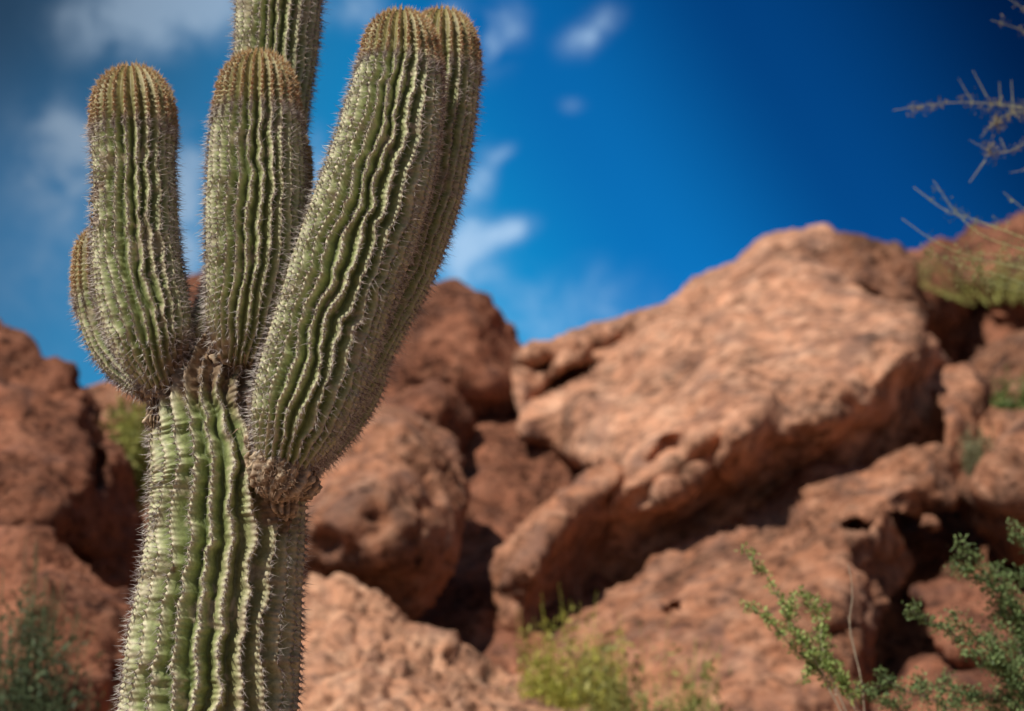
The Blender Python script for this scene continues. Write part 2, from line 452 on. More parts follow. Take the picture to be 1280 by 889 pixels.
limbs = [
    # left front arm
    ('arm', Limb([(166, 132, 4.90, 51), (167, 160, 4.90, 52), (167, 200, 4.90, 51), (169, 260, 4.90, 52), (170, 310, 4.90, 54), (176, 360, 4.90, 56), (186, 405, 4.90, 54), (195, 440, 4.91, 47), (203, 466, 4.92, 33), (208, 486, 4.95, 19), (212, 500, 4.97, 15)],
                 24, 2.3, wav=.42, tip_px=82, depth=.225, areole=.0140)),
    # left rear arm, shorter
    ('arm', Limb([(130, 318, 5.12, 36), (131, 345, 5.12, 39), (135, 380, 5.12, 40), (146, 420, 5.12, 38), (160, 450, 5.11, 32), (176, 474, 5.08, 22), (192, 490, 5.04, 15)],
                 19, 4.1, wav=.25, tip_px=90, depth=.17, areole=.0140)),
    # centre arm
    ('arm', Limb([(322, 112, 4.84, 49), (321, 150, 4.84, 55), (320, 200, 4.84, 60), (319, 260, 4.84, 62), (317, 320, 4.84, 60), (311, 370, 4.84, 54), (305, 410, 4.86, 47), (301, 433, 4.88, 35), (300, 450, 4.93, 21), (300, 462, 4.96, 18)],
                 26, 5.7, wav=.30, tip_px=80, depth=.225, areole=.0145)),
    # small arm behind the centre arm, left side
    ('arm', Limb([(284, 350, 5.16, 24), (279, 375, 5.16, 30), (272, 405, 5.15, 33), (270, 430, 5.12, 28), (275, 455, 5.08, 18)],
                 16, 6.2, wav=.1, tip_px=30, depth=.18, areole=.0140)),
    # slim arm behind the centre arm, right side
    ('arm', Limb([(356, 190, 5.0, 31), (357, 230, 5.0, 31), (352, 270, 5.0, 29), (352, 310, 5.0, 30), (346, 370, 5.0, 28), (335, 420, 5.0, 25), (320, 460, 5.0, 18)],
                 17, 7.9, wav=.12, tip_px=110, depth=.18, areole=.0140)),
    # big right arm
    ('arm', Limb([(501, 58, 4.84, 47), (500, 90, 4.84, 54), (494, 130, 4.83, 60), (484, 180, 4.82, 65), (469, 235, 4.81, 69), (450, 290, 4.80, 71), (430, 345, 4.79, 70), (412, 400, 4.79, 69), (396, 450, 4.79, 68), (380, 500, 4.79, 65), (366, 540, 4.80, 55), (356, 573, 4.82, 37), (350, 598, 4.86, 21), (350, 612, 4.90, 18)],
                 25, 8.8, wav=.40, tip_px=75, depth=.225, areole=.0145)),
    # right rear arm
    ('arm', Limb([(552, 56, 5.08, 46), (551, 90, 5.08, 49), (546, 140, 5.08, 49), (538, 200, 5.08, 48), (524, 260, 5.08, 48), (502, 325, 5.08, 46), (474, 385, 5.08, 44), (446, 440, 5.08, 43), (420, 490, 5.08, 40), (396, 540, 5.06, 33), (370, 590, 5.03, 20)],
                 22, 9.4, wav=.30, tip_px=80, depth=.225, areole=.0145)),
    # short stubby arm low behind the right arms
    ('arm', Limb([(458, 430, 5.28, 28), (454, 455, 5.28, 32), (442, 490, 5.28, 33), (420, 530, 5.25, 29), (396, 565, 5.18, 22), (372, 600, 5.10, 15)],
                 18, 3.4, wav=.2, tip_px=40, depth=.17, areole=.0140)),
]
t0 = time.time()
o = trunk.build('trunk', rows_per_m=400, spine_until=trunk.total-1.3)
rebase(o, saguaro, trunk_root)
ARM_LABELS = ['left front arm with a golden brown bristly tip', 'short stubby arm at the far left behind the taller one', 'upright centre arm in front of the stem',
              None, None, 'thickest arm leaning out to the right', 'slimmer arm behind the thick leaning one', None]
for (nm, L), lb in zip(limbs, ARM_LABELS):
    o = L.build(nm, rows_per_m=520, vr=9)
    if lb: o['label'] = lb
    rebase(o, saguaro, trunk_root)

# woody scar collars where the arms leave the trunk
def scar(px, py, Y, rx, ry, seed, tilt=0.0):
    c = PY(float(px), float(py), Y); m = mpp(py, Y); n1_, n2_ = 110, 80
    u = np.linspace(0, 2*math.pi, n1_, endpoint=False); v = np.linspace(.02, math.pi-.02, n2_)
    U, Vv = np.meshgrid(u, v); U = U.ravel(); Vv = Vv.ravel()
    d = np.stack([np.cos(U)*np.sin(Vv), np.sin(U)*np.sin(Vv), np.cos(Vv)], 1)
    P = d*np.array([rx*m, rx*m*.85, ry*m])
    x = P[:, 0]*math.cos(tilt)-P[:, 2]*math.sin(tilt); z = P[:, 0]*math.sin(tilt)+P[:, 2]*math.cos(tilt)
    P = np.stack([x, P[:, 1], z], 1)+c
    wr = np.sin(U*13+2.2*perlin(P*18)+seed)
    dd = .006*wr*np.sin(Vv)+.014*fbm(P*24+seed, 3)+.004*perlin(P*110)+.006*(ridged(P*np.array([26, 26, 46])+seed, 2)-1.2)
    P = P+d*dd[:, None]
    a = perlin(P*26+seed)*.5+.5; b = perlin(P*80+seed)*.5+.5
    col_ = np.array([.15, .085, .045])*(1-a[:, None])+np.array([.44, .34, .22])*a[:, None]
    col_ = col_*(.25+1.7*b[:, None])*(.85+.45*np.clip(wr, -1, 1)[:, None])
    i = np.arange(n2_-1)[:, None]*n1_; j = np.arange(n1_)[None]; j2 = (j+1) % n1_
    q = np.stack([i+j, i+n1_+j, i+n1_+j2, i+j2], -1).reshape(-1, 4)
    o = mesh_np('arm_scar', P, [q], [M_SKIN], col_, [True]); rebase(o, saguaro, trunk_root)
for a_ in [(350, 590, 4.81, 40, 38, 1.0, -.35), (318, 566, 4.84, 13, 36, 2.0, .1), (209, 484, 4.93, 29, 15, 3.0, .1), (298, 451, 4.90, 38, 13, 4.0, 0), (238, 462, 4.93, 24, 16, 5.0, 0), (377, 600, 4.9, 22, 24, 6.0, -.4), (193, 522, 4.93, 9, 24, 7.0, 0), (352, 628, 4.87, 20, 22, 8.0, 0)]:
    scar(*a_)

# loose dead spines and frayed fibres at the sockets
def hair_tuft(centre, n, rad, lmin, lmax, colr):
    V = []; Fc = []; Cc = []
    for i in range(n):
        o_ = np.array(centre)+rng.normal(0, rad, 3)*[1, .5, 1]
        d = rng.normal(0, 1, 3); d[1] = -abs(d[1])-.3; d /= np.linalg.norm(d)
        l = rng.uniform(lmin, lmax); w = .0011
        a = np.cross(d, [.2, .3, .9]); a /= np.linalg.norm(a); b = np.cross(d, a)
        k = len(V); V += [o_+a*w, o_-.5*a*w+.87*b*w, o_-.5*a*w-.87*b*w, o_+d*l]
        Fc += [[k, k+1, k+3], [k+1, k+2, k+3], [k+2, k, k+3]]
        c = np.array(colr)*rng.uniform(.5, 1.3); Cc += [c]*4
    return V, Fc, Cc
V = []; Fc = []; Cc = []
for (px, py, Y, n, rad) in [(338, 588, 4.74, 150, .024), (315, 535, 4.84, 60, .014), (355, 605, 4.75, 120, .024), (205, 485, 4.90, 60, .018), (295, 448, 4.86, 90, .022), (250, 455, 4.90, 60, .015), (192, 498, 4.93, 30, .010)]:
    v, f, c = hair_tuft(PY(px, py, Y), n, rad, .012, .032, (.36, .24, .15))
    f = (np.array(f)+len(V)).tolist(); V += v; Fc += f; Cc += c
o = mesh_np('socket_bristles', np.array(V), [np.array(Fc)], [M_SPINE], np.array(Cc), [False])
tag(o, kind='stuff'); rebase(o, saguaro, trunk_root)
print('cactus', time.time()-t0)

# ------------------------------------------------------------------ boulders
def rbf_fit(ctrl):
    c = np.array(ctrl, float); X = c[:, :2]/100; n = len(c)
    K = np.sqrt(np.linalg.norm(X[:, None]-X[None], axis=2)**2+.05)
    A = np.zeros((n+3, n+3)); A[:n, :n] = K; A[:n, n] = 1; A[:n, n+1:] = X; A[n, :n] = 1; A[n+1:, :n] = X.T
    A[:n, :n] += np.eye(n)*1e-3
    sol = np.linalg.solve(A, np.concatenate([c[:, 2], [0, 0, 0]]))
    def f(P):
        Q = P/100; K = np.sqrt(np.linalg.norm(Q[:, None]-X[None], axis=2)**2+.05)
        return K@sol[:n]+sol[n]+Q@sol[n+1:]
    return f
def smooth_poly(poly, step, wob, seed):
    P = np.array(poly, float); n = len(P); out = []
    for i in range(n):
        p0, p1, p2, p3 = P[i-1], P[i], P[(i+1) % n], P[(i+2) % n]
        k = max(2, int(np.linalg.norm(p2-p1)/step))
        t = np.linspace(0, 1, k, endpoint=False)[:, None]
        m1 = (p2-p0)*.35; m2 = (p3-p1)*.35
        out.append((2*t**3-3*t**2+1)*p1+(t**3-2*t**2+t)*m1+(-2*t**3+3*t**2)*p2+(t**3-t**2)*m2)
    Q = np.vstack(out)
    T = np.roll(Q, -1, 0)-np.roll(Q, 1, 0); T /= np.linalg.norm(T, axis=1)[:, None]+1e-9
    nn = np.stack([T[:, 1], -T[:, 0]], 1)
    d = fbm(np.column_stack([Q/38, np.full(len(Q), seed*3.1)]), 3)*wob
    return Q+nn*d[:, None]
def seg_dist(P, B):
    a = B; b = np.roll(B, -1, 0); out = np.full(len(P), 1e9)
    for i0 in range(0, len(P), 4000):
        p = P[i0:i0+4000, None]
        ab = (b-a)[None]; t = np.clip(((p-a)*ab).sum(2)/((ab**2).sum(2)+1e-9), 0, 1)
        out[i0:i0+4000] = np.linalg.norm(p-(a+ab*t[..., None]), axis=2).min(1)
    return out
def inside(P, B):
    x, y = P[:, 0], P[:, 1]; res = np.zeros(len(P), bool); j = len(B)-1
    for i in range(len(B)):
        c = ((B[i, 1] > y) != (B[j, 1] > y)) & (x < (B[j, 0]-B[i, 0])*(y-B[i, 1])/(B[j, 1]-B[i, 1]+1e-12)+B[i, 0])
        res ^= c; j = i
    return res
def boulder(label, poly, ctrl, mat, seed, carve=(), R=60, grid=5.0, wob=4, rough=1.0, thick=1.0, pits=.6, cracks=.5, lump=1.0, name='boulder'):
    B = smooth_poly(poly, grid*1.4, wob, seed)
    f = rbf_fit(ctrl)
    mn, mx = B.min(0), B.max(0)
    gx = np.arange(mn[0], mx[0], grid); gy = np.arange(mn[1], mx[1], grid*.87)
    G = np.array([(x+(grid/2 if j % 2 else 0), y) for j, y in enumerate(gy) for x in gx])
    G = G+rng.normal(0, grid*.12, G.shape)
    G = G[inside(G, B)]; dist = seg_dist(G, B); G = G[dist > grid*.7]; dist = dist[dist > grid*.7]
    # pull the outermost samples towards the outline so that the edge rounds smoothly
    nb = len(B)
    pts = [Vector(p) for p in np.vstack([B, G])]
    r = delaunay_2d_cdt(pts, [], [list(range(nb))], 1, 1e-4)
    Q = np.array([(v.x, v.y) for v in r[0]]); tri = np.array(r[2])
    Dq = seg_dist(Q, B); bd = Dq < 1e-2
    Yf = f(Q)
    for (cx, cy, ca, cb, an, dp) in carve:
        t = math.radians(an); wx = 8*perlin(np.column_stack([Q/30, np.full(len(Q), seed*1.0)])); X0 = Q[:, 0]-cx+wx; Y0 = Q[:, 1]-cy+wx
        X1 = (X0*math.cos(t)+Y0*math.sin(t))/ca; Y1 = (-X0*math.sin(t)+Y0*math.cos(t))/cb
        Yf = Yf+dp*np.exp(-(X1**2+Y1**2)**1.5)
    m = float(np.mean(Yf))/F
    e = np.clip(Dq/R, 0, 1); rnd = 1-np.sqrt(np.clip(1-(1-e)**2, 0, 1))
    Yfront = Yf+rnd*R*m*1.1
    Yback = Yf+R*m*1.1+thick*(1-rnd)*R*m*1.8
    PF = PY(Q[:, 0], Q[:, 1], Yfront)
    inn = ~bd
    idx = np.full(len(Q), -1); idx[inn] = np.arange(inn.sum())+len(Q); idx[bd] = np.where(bd)[0]
    PB = PY(Q[inn, 0], Q[inn, 1], Yback[inn])
    P = np.vstack([PF, PB]); front = tri; back = idx[tri][:, ::-1]
    tris = np.vstack([front, back])
    # normals
    def normals(P):
        fn = np.cross(P[tris[:, 1]]-P[tris[:, 0]], P[tris[:, 2]]-P[tris[:, 0]])
        vn = np.zeros_like(P)
        for k in range(3): np.add.at(vn, tris[:, k], fn)
        return vn/(np.linalg.norm(vn, axis=1)[:, None]+1e-12)
    Nn = normals(P)
    if (Nn[:len(Q)][inn, 1].mean()) > 0: tris = tris[:, ::-1]; Nn = -Nn
    S = P+seed*13.7
    d = lump*(.16*fbm(S*.9, 2)+.085*fbm(S*2.6, 3))
    rg = ridged(S*np.array([1.4, 1.4, 1.7])+.4*perlin(S*1.5)[:, None], 3)
    d += cracks*.055*(rg-1.2)*-1
    # erosion hollows of two sizes
    w1, _ = worley(S*2.6+.35*np.stack([perlin(S*3), perlin(S*3+5), perlin(S*3+9)], 1))
    mk = sstep(-.1, .4, perlin(S*.8+4))
    d -= pits*.11*(1-sstep(.12, .42, w1))*mk
    w2, w22 = worley(S*6.2)
    d -= pits*.035*(1-sstep(.1, .4, w2))*sstep(-.25, .3, perlin(S*1.7+7))
    d += rough*(.020*fbm(S*7, 3)+.010*fbm(S*19, 2))*(.25+1.1*sstep(-.25, .45, perlin(S*.9+11)))
    P = P+Nn*d[:, None]
    loc = P.mean(0); loc[2] = P[:, 2].min()
    ob = mesh_np(name, P-loc, [tris], [mat], None, [True]); ob.location = loc
    tag(ob, label, 'boulder')
    return ob
t0 = time.time()
boulder('dark brown pitted boulder rising at the left edge behind the cactus',
        [(-220, 470), (-120, 430), (-40, 418), (0, 418), (32, 430), (50, 458), (78, 470), (92, 490), (112, 496), (132, 528), (160, 566), (178, 610), (182, 680), (172, 760), (120, 800), (0, 800), (-220, 800)],
        [(-200, 450, 13), (0, 425, 12.6), (60, 470, 12.4), (100, 500, 12.3), (40, 560, 11.5), (90, 620, 11.3), (-50, 600, 11.2), (40, 690, 10.9), (150, 600, 12.2), (160, 700, 12.2), (40, 780, 11.6), (-150, 780, 11.4), (0, 480, 12.2)],
        M_ROCKR, 21, R=60, pits=1.2, cracks=1.0, wob=5, lump=.6, rough=1.7, carve=[(120, 590, 10, 26, 10, .5), (60, 690, 60, 8, 5, .4)])
boulder('low brown rock at the lower left corner behind the dark shrub',
        [(-220, 700), (-100, 690), (0, 694), (60, 700), (110, 712), (150, 740), (172, 780), (178, 850), (190, 960), (150, 1080), (-220, 1080)],
        [(-200, 720, 10.4), (0, 705, 10.4), (90, 720, 10.3), (60, 800, 9.6), (-60, 800, 9.6), (130, 850, 9.8), (40, 950, 9.2), (-150, 1000, 9.2), (160, 1040, 9.4), (70, 760, 9.9)],
        M_ROCKR, 2, R=60, pits=1.2, cracks=1.2, wob=6, rough=1.7)
boulder('pinkish sunlit rock shoulder seen through the gap left of the trunk',
        [(98, 500), (118, 480), (140, 484), (170, 500), (215, 510), (300, 540), (320, 700), (200, 720), (110, 640)],
        [(100, 500, 15.6), (150, 490, 15.8), (200, 520, 15.6), (150, 560, 14.9), (250, 620, 14.6), (150, 660, 14.4), (300, 700, 14.2)],
        M_ROCK, 3, R=45)
boulder('rounded red boulder on the skyline right behind the saguaro arms',
        [(180, 560), (192, 440), (215, 385), (238, 352), (290, 338), (400, 346), (480, 352), (540, 343), (572, 348), (605, 366), (632, 392), (655, 408), (658, 440), (652, 490), (638, 530), (610, 565), (560, 590), (470, 640), (330, 660), (200, 640)],
        [(215, 400, 16.4), (290, 350, 16.6), (400, 360, 16.6), (560, 355, 16.0), (640, 410, 16.0), (600, 400, 15.5), (560, 440, 14.9), (620, 480, 15.0), (520, 480, 15.1), (400, 480, 15.2), (250, 480, 15.0), (600, 550, 15.2), (500, 600, 15.4), (300, 620, 14.9)],
        M_ROCKR, 4, R=70, pits=.9, lump=.85, rough=1.3, wob=2.5)
boulder('knobbly small red rock wedged under the skyline boulder',
        [(470, 515), (495, 495), (528, 480), (548, 470), (575, 482), (596, 508), (600, 545), (575, 575), (520, 575), (475, 560)],
        [(480, 520, 14.3), (540, 480, 14.3), (590, 520, 14.4), (530, 520, 13.9), (560, 560, 14.2), (500, 560, 14.2)],
        M_ROCKR, 5, R=38, lump=.8, grid=4)
boulder('round pitted boulder just right of the trunk in mid frame',
        [(300, 560), (360, 545), (400, 545), (432, 525), (488, 512), (532, 522), (566, 555), (584, 605), (582, 650), (566, 700), (545, 742), (512, 768), (480, 756), (440, 738), (390, 742), (330, 745), (290, 660)],
        [(320, 580, 12.6), (430, 540, 12.5), (490, 525, 12.5), (560, 570, 12.4), (480, 590, 11.6), (430, 640, 11.3), (520, 640, 11.5), (480, 690, 11.3), (510, 740, 11.6), (420, 720, 11.4), (350, 700, 11.6), (330, 640, 11.6), (450, 735, 11.5)],
        M_ROCK, 6, R=75, pits=1.0, grid=4, lump=.45, rough=1.7, cracks=.5, wob=2)
boulder('buff sunlit slab sloping across the bottom beside the trunk',
        [(250, 760), (330, 738), (385, 742), (430, 736), (470, 748), (505, 772), (560, 800), (620, 832), (690, 862), (750, 892), (840, 960), (860, 1100), (250, 1100)],
        [(280, 770, 10.8), (400, 745, 10.9), (480, 765, 10.8), (600, 830, 10.6), (740, 895, 10.3), (450, 830, 9.9), (550, 880, 9.7), (350, 850, 9.8), (450, 950, 9.1), (650, 960, 9.3), (500, 1080, 8.5), (800, 1050, 8.9), (300, 1050, 8.6)],
        M_ROCKB, 7, R=50, grid=4, pits=1.1, rough=2.0, lump=.6)
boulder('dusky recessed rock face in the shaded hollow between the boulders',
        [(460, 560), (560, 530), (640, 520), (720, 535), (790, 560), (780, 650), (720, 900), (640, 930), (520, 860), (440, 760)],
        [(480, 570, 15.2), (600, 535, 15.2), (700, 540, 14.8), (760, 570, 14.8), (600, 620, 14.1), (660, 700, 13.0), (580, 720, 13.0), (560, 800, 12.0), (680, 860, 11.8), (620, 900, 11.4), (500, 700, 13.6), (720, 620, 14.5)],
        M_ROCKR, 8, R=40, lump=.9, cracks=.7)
boulder('huge tilted slab boulder with a sunlit face and dark overhang, largest on the right',
        [(640, 545), (646, 480), (652, 445), (690, 428), (740, 410), (790, 396), (850, 368), (900, 334), (945, 306), (985, 291), (1030, 284), (1066, 290), (1092, 306), (1116, 328), (1136, 362), (1160, 420), (1184, 460), (1194, 505), (1188, 545), (1172, 566),
         (1100, 602), (1010, 632), (940, 684), (860, 712), (800, 745), (740, 765), (690, 775), (668, 735), (690, 680), (735, 640), (752, 596), (730, 578), (690, 560)],
        [(650, 470, 15.0), (700, 432, 15.2), (760, 412, 15.4), (850, 376, 15.7), (900, 342, 16.0), (960, 306, 16.2), (1030, 296, 16.2), (1100, 335, 15.6),
         (690, 478, 15.4), (740, 450, 15.4), (720, 500, 14.5), (660, 540, 14.4), (800, 440, 14.7), (900, 400, 14.6), (1000, 360, 14.8), (1080, 380, 14.5), (850, 490, 13.7), (950, 440, 13.8), (1050, 425, 13.7), (770, 540, 13.6), (700, 560, 14.4),
         (735, 615, 12.8), (790, 585, 12.5), (850, 545, 12.4), (905, 520, 12.4), (950, 505, 12.6), (1040, 482, 12.8), (1105, 462, 13.0), (1145, 425, 13.6), (1165, 470, 13.9),
         (745, 650, 12.7), (760, 665, 12.8), (815, 625, 12.6), (885, 585, 12.6), (970, 545, 12.75), (1060, 520, 12.95), (1140, 490, 13.5), (1185, 500, 13.9),
         (760, 735, 13.1), (850, 675, 13.15), (930, 640, 13.2), (1010, 600, 13.3), (1100, 580, 13.5), (1180, 550, 13.9), (690, 740, 13.2)],
        M_ROCKS, 9, R=46, grid=4.5, wob=1.5, pits=.55, lump=.6, cracks=.4, rough=1.1,
        carve=[(705, 476, 50, 9, -28, .55), (765, 430, 40, 6, -25, .4), (668, 458, 20, 9, -20, .35), (730, 448, 50, 9, -25, -.2), (1095, 352, 70, 11, 20, 1.1), (1050, 322, 30, 7, 10, .6), (880, 385, 22, 8, -30, .3),
               (925, 560, 16, 46, 22, -.42), (1010, 530, 50, 14, -10, -.2), (850, 610, 60, 12, -35, -.25), (835, 560, 26, 10, -40, .35), (1130, 440, 24, 30, 0, -.3)])
boulder('narrow curved rock spur running down from the huge slab into the hollow',
        [(770, 560), (798, 572), (826, 600), (842, 640), (815, 690), (772, 728), (735, 752), (722, 790), (712, 850), (690, 850), (664, 820), (640, 800), (622, 765), (616, 720), (622, 682), (650, 655), (690, 632), (725, 600), (748, 572)],
        [(770, 570, 12.9), (780, 600, 12.5), (720, 620, 12.5), (680, 650, 12.2), (640, 680, 12.2), (700, 660, 12.1), (630, 730, 12.1), (660, 720, 11.8), (690, 700, 12.1), (650, 780, 12.0), (680, 800, 12.1), (700, 840, 12.1), (705, 760, 12.5), (745, 628, 12.6), (800, 610, 12.9), (800, 660, 13.3), (760, 700, 13.2), (725, 680, 12.7), (720, 730, 12.8), (830, 640, 13.4)],
        M_ROCK, 10, R=32, grid=4, lump=.6, pits=.9)
boulder('dark craggy cap rock on the crest of the huge slab',
        [(1008, 338), (1030, 318), (1056, 304), (1085, 308), (1118, 322), (1142, 345), (1160, 385), (1148, 412), (1122, 398), (1090, 365), (1040, 352)],
        [(1015, 335, 15.5), (1070, 310, 15.6), (1130, 340, 15.2), (1080, 340, 14.9), (1120, 375, 14.6), (1040, 345, 15.3), (1150, 400, 14.8)],
        M_ROCKD, 11, R=22, grid=3.5, lump=.7, pits=1.8, rough=2.6, cracks=1.4)
boulder('broad rock ridge at the upper right with grass along its top',
        [(1108, 372), (1122, 342), (1150, 322), (1190, 306), (1235, 286), (1280, 268), (1360, 240), (1520, 230), (1520, 560), (1300, 560), (1240, 520), (1200, 500), (1150, 450)],
        [(1115, 360, 17.5), (1190, 310, 18.0), (1280, 275, 18.3), (1400, 250, 18.4), (1180, 350, 16.8), (1280, 350, 16.6), (1400, 350, 16.4), (1150, 385, 16.7), (1230, 395, 17.6), (1300, 400, 17.4), (1200, 450, 17.5), (1280, 480, 17.3), (1400, 480, 17.0), (1480, 400, 16.8), (1190, 420, 17.3), (1250, 420, 17.2)],
        M_ROCKR, 12, R=38, grid=4.5, lump=1.1, pits=2.0, cracks=2.0, rough=2.2)
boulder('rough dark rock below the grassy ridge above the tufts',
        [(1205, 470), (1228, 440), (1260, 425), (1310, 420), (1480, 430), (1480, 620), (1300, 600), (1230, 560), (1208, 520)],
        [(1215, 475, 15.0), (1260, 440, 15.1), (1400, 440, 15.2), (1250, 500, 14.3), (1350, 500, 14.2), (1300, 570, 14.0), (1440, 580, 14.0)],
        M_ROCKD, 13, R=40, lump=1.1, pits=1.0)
boulder('small greyish knuckle rock at the right end of the overhang',
        [(1150, 470), (1170, 458), (1198, 462), (1222, 470), (1236, 500), (1232, 545), (1212, 580), (1186, 578), (1176, 530)],
        [(1160, 470, 13.8), (1200, 468, 13.8), (1230, 520, 13.5), (1200, 520, 13.1), (1195, 570, 13.1)],
        M_ROCK, 14, R=28, grid=4, lump=.6)
boulder('smooth brown slab boulder under the overhang, low on the right',
        [(640, 860), (690, 790), (712, 752), (748, 738), (790, 722), (828, 688), (862, 668), (930, 640), (965, 612), (1015, 590), (1080, 582), (1140, 570), (1172, 560), (1196, 572), (1206, 610), (1190, 640), (1152, 640), (1118, 650), (1132, 690), (1140, 715), (1112, 750), (1096, 800), (1088, 850), (1076, 960), (1060, 1100), (640, 1100)],
        [(700, 780, 11.9), (760, 738, 12.3), (830, 695, 12.6), (930, 648, 12.8), (1010, 600, 12.9), (1090, 588, 12.8), (1160, 575, 12.7), (1195, 600, 12.7), (900, 740, 11.3), (1000, 680, 11.5), (1070, 640, 11.7), (1100, 690, 11.6), (1060, 740, 11.0), (800, 830, 10.8), (950, 830, 10.5), (1060, 830, 10.6), (1105, 720, 11.7), (1085, 860, 10.8),
         (700, 900, 10.6), (850, 980, 9.7), (1000, 980, 9.6), (700, 1090, 9.4), (1040, 1080, 9.3), (1150, 620, 12.2), (770, 780, 11.5)],
        M_ROCK, 15, R=40, grid=4.5, pits=.6, lump=.6, rough=1.2, cracks=.5, wob=1.5,
        carve=[(1072, 657, 15, 8, 10, .6), (840, 765, 16, 10, 0, .35), (1150, 680, 30, 60, 0, .6), (1045, 790, 14, 9, 0, .3), (770, 800, 16, 10, 20, .3), (900, 655, 60, 6, -20, -.2)])
boulder('brown rock block at the right edge with green tufts on its top',
        [(1192, 600), (1196, 566), (1210, 545), (1240, 520), (1290, 500), (1480, 480), (1480, 760), (1330, 740), (1270, 700), (1230, 672), (1200, 640)],
        [(1200, 590, 13.0), (1230, 540, 13.2), (1300, 515, 13.3), (1440, 500, 13.3), (1240, 600, 12.3), (1300, 620, 12.1), (1240, 650, 12.5), (1300, 690, 12.8), (1440, 640, 12.1), (1400, 730, 12.6)],
        M_ROCK, 16, R=45, pits=1.0, lump=1.1, grid=5)
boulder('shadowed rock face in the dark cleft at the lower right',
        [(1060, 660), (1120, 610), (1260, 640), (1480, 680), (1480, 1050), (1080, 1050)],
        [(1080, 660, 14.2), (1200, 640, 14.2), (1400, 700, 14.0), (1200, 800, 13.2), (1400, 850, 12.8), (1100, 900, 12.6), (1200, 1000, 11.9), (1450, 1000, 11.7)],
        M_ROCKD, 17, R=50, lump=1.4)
boulder('small reddish rock glimpsed behind the green shrub, lower right',
        [(1144, 742), (1165, 730), (1205, 730), (1260, 742), (1320, 770), (1330, 850), (1270, 860), (1210, 835), (1172, 800)],
        [(1150, 742, 11.2), (1250, 745, 11.3), (1310, 790, 11.0), (1200, 775, 10.6), (1250, 810, 10.5), (1290, 850, 10.8)],
        M_ROCKR, 18, R=28, grid=4, lump=.7)
boulder('low brown slab in the bottom right corner under the shrub',
        [(1085, 905), (1110, 868), (1150, 842), (1200, 824), (1270, 812), (1400, 800), (1400, 1100), (1050, 1100)],
        [(1100, 890, 10.6), (1200, 830, 10.8), (1350, 815, 10.8), (1200, 900, 9.9), (1350, 900, 9.8), (1150, 1000, 9.3), (1300, 1080, 8.7)],
        M_ROCKR, 19, R=35, grid=5, lump=.8)
# loose stone in the cleft
for (cx, cy, Yd, r_, sd, lb) in [(1163, 655, 12.0, 13, 34, 'small pale stone in the dark cleft beside the smooth slab')]:
    ang = np.arange(9)*2*math.pi/9; rr_ = r_*(.8+.4*rng.random(9))
    boulder(lb, [(cx+a*math.cos(t)*1.25, cy+a*math.sin(t)*.85) for a, t in zip(rr_, ang)], [(cx-r_, cy, Yd), (cx+r_, cy, Yd), (cx, cy-r_, Yd+.05), (cx, cy+r_, Yd+.02), (cx, cy, Yd-.05)],
            M_ROCK, sd, R=r_*.9, grid=2.5, wob=1, lump=.12, pits=.2, cracks=.15, rough=.5, name='stone')
print('rocks', time.time()-t0)

# ------------------------------------------------------------------ ground and hillside: one sheet to the horizon
def axis(lo, hi, fine_lo, fine_hi, step):
    a = list(np.arange(fine_lo, fine_hi, step))
    x = fine_lo; s = step; L = []
    while x > lo: s *= 1.35; x -= s; L.append(x)
    x = a[-1]; s = step; Rr = []
    while x < hi: s *= 1.35; x += s; Rr.append(x)
    return np.array(L[::-1]+a+Rr)
gx = axis(-1500, 1500, -12, 12, .12); gy = axis(-1500, 3000, -1, 24, .12)
X, Y = np.meshgrid(gx, gy); xf, yf = X.ravel(), Y.ravel()
prof = np.interp(yf, [7.2, 8.4, 10, 12, 14, 16, 18, 21, 26, 40], [0, .7, 1.55, 2.2, 3.0, 3.9, 4.4, 4.6, 3.2, 0])
side = 1-sstep(12, 30, np.abs(xf))
pp = np.column_stack([xf, yf, np.zeros(len(xf))])
near = sstep(4, 9, yf)*(1-sstep(25, 40, yf))*side
Z = prof*side+.12*near*fbm(pp*.8, 4)+.03*fbm(pp*2.5, 3)*(1-sstep(40, 90, np.abs(yf)))
far = sstep(60, 400, np.hypot(xf, yf)); Z = Z+far*(3.0*fbm(pp*.004, 3))-far*1.0
nx, ny = len(gx), len(gy)
i = (np.arange(ny-1)[:, None]*nx); j = np.arange(nx-1)[None]
q = np.stack([i+j, i+j+1, i+nx+j+1, i+nx+j], -1).reshape(-1, 4)
g = mesh_np('ground', np.column_stack([xf, yf, Z]), [q], [M_GROUND], None, [True]); tag(g, kind='structure')

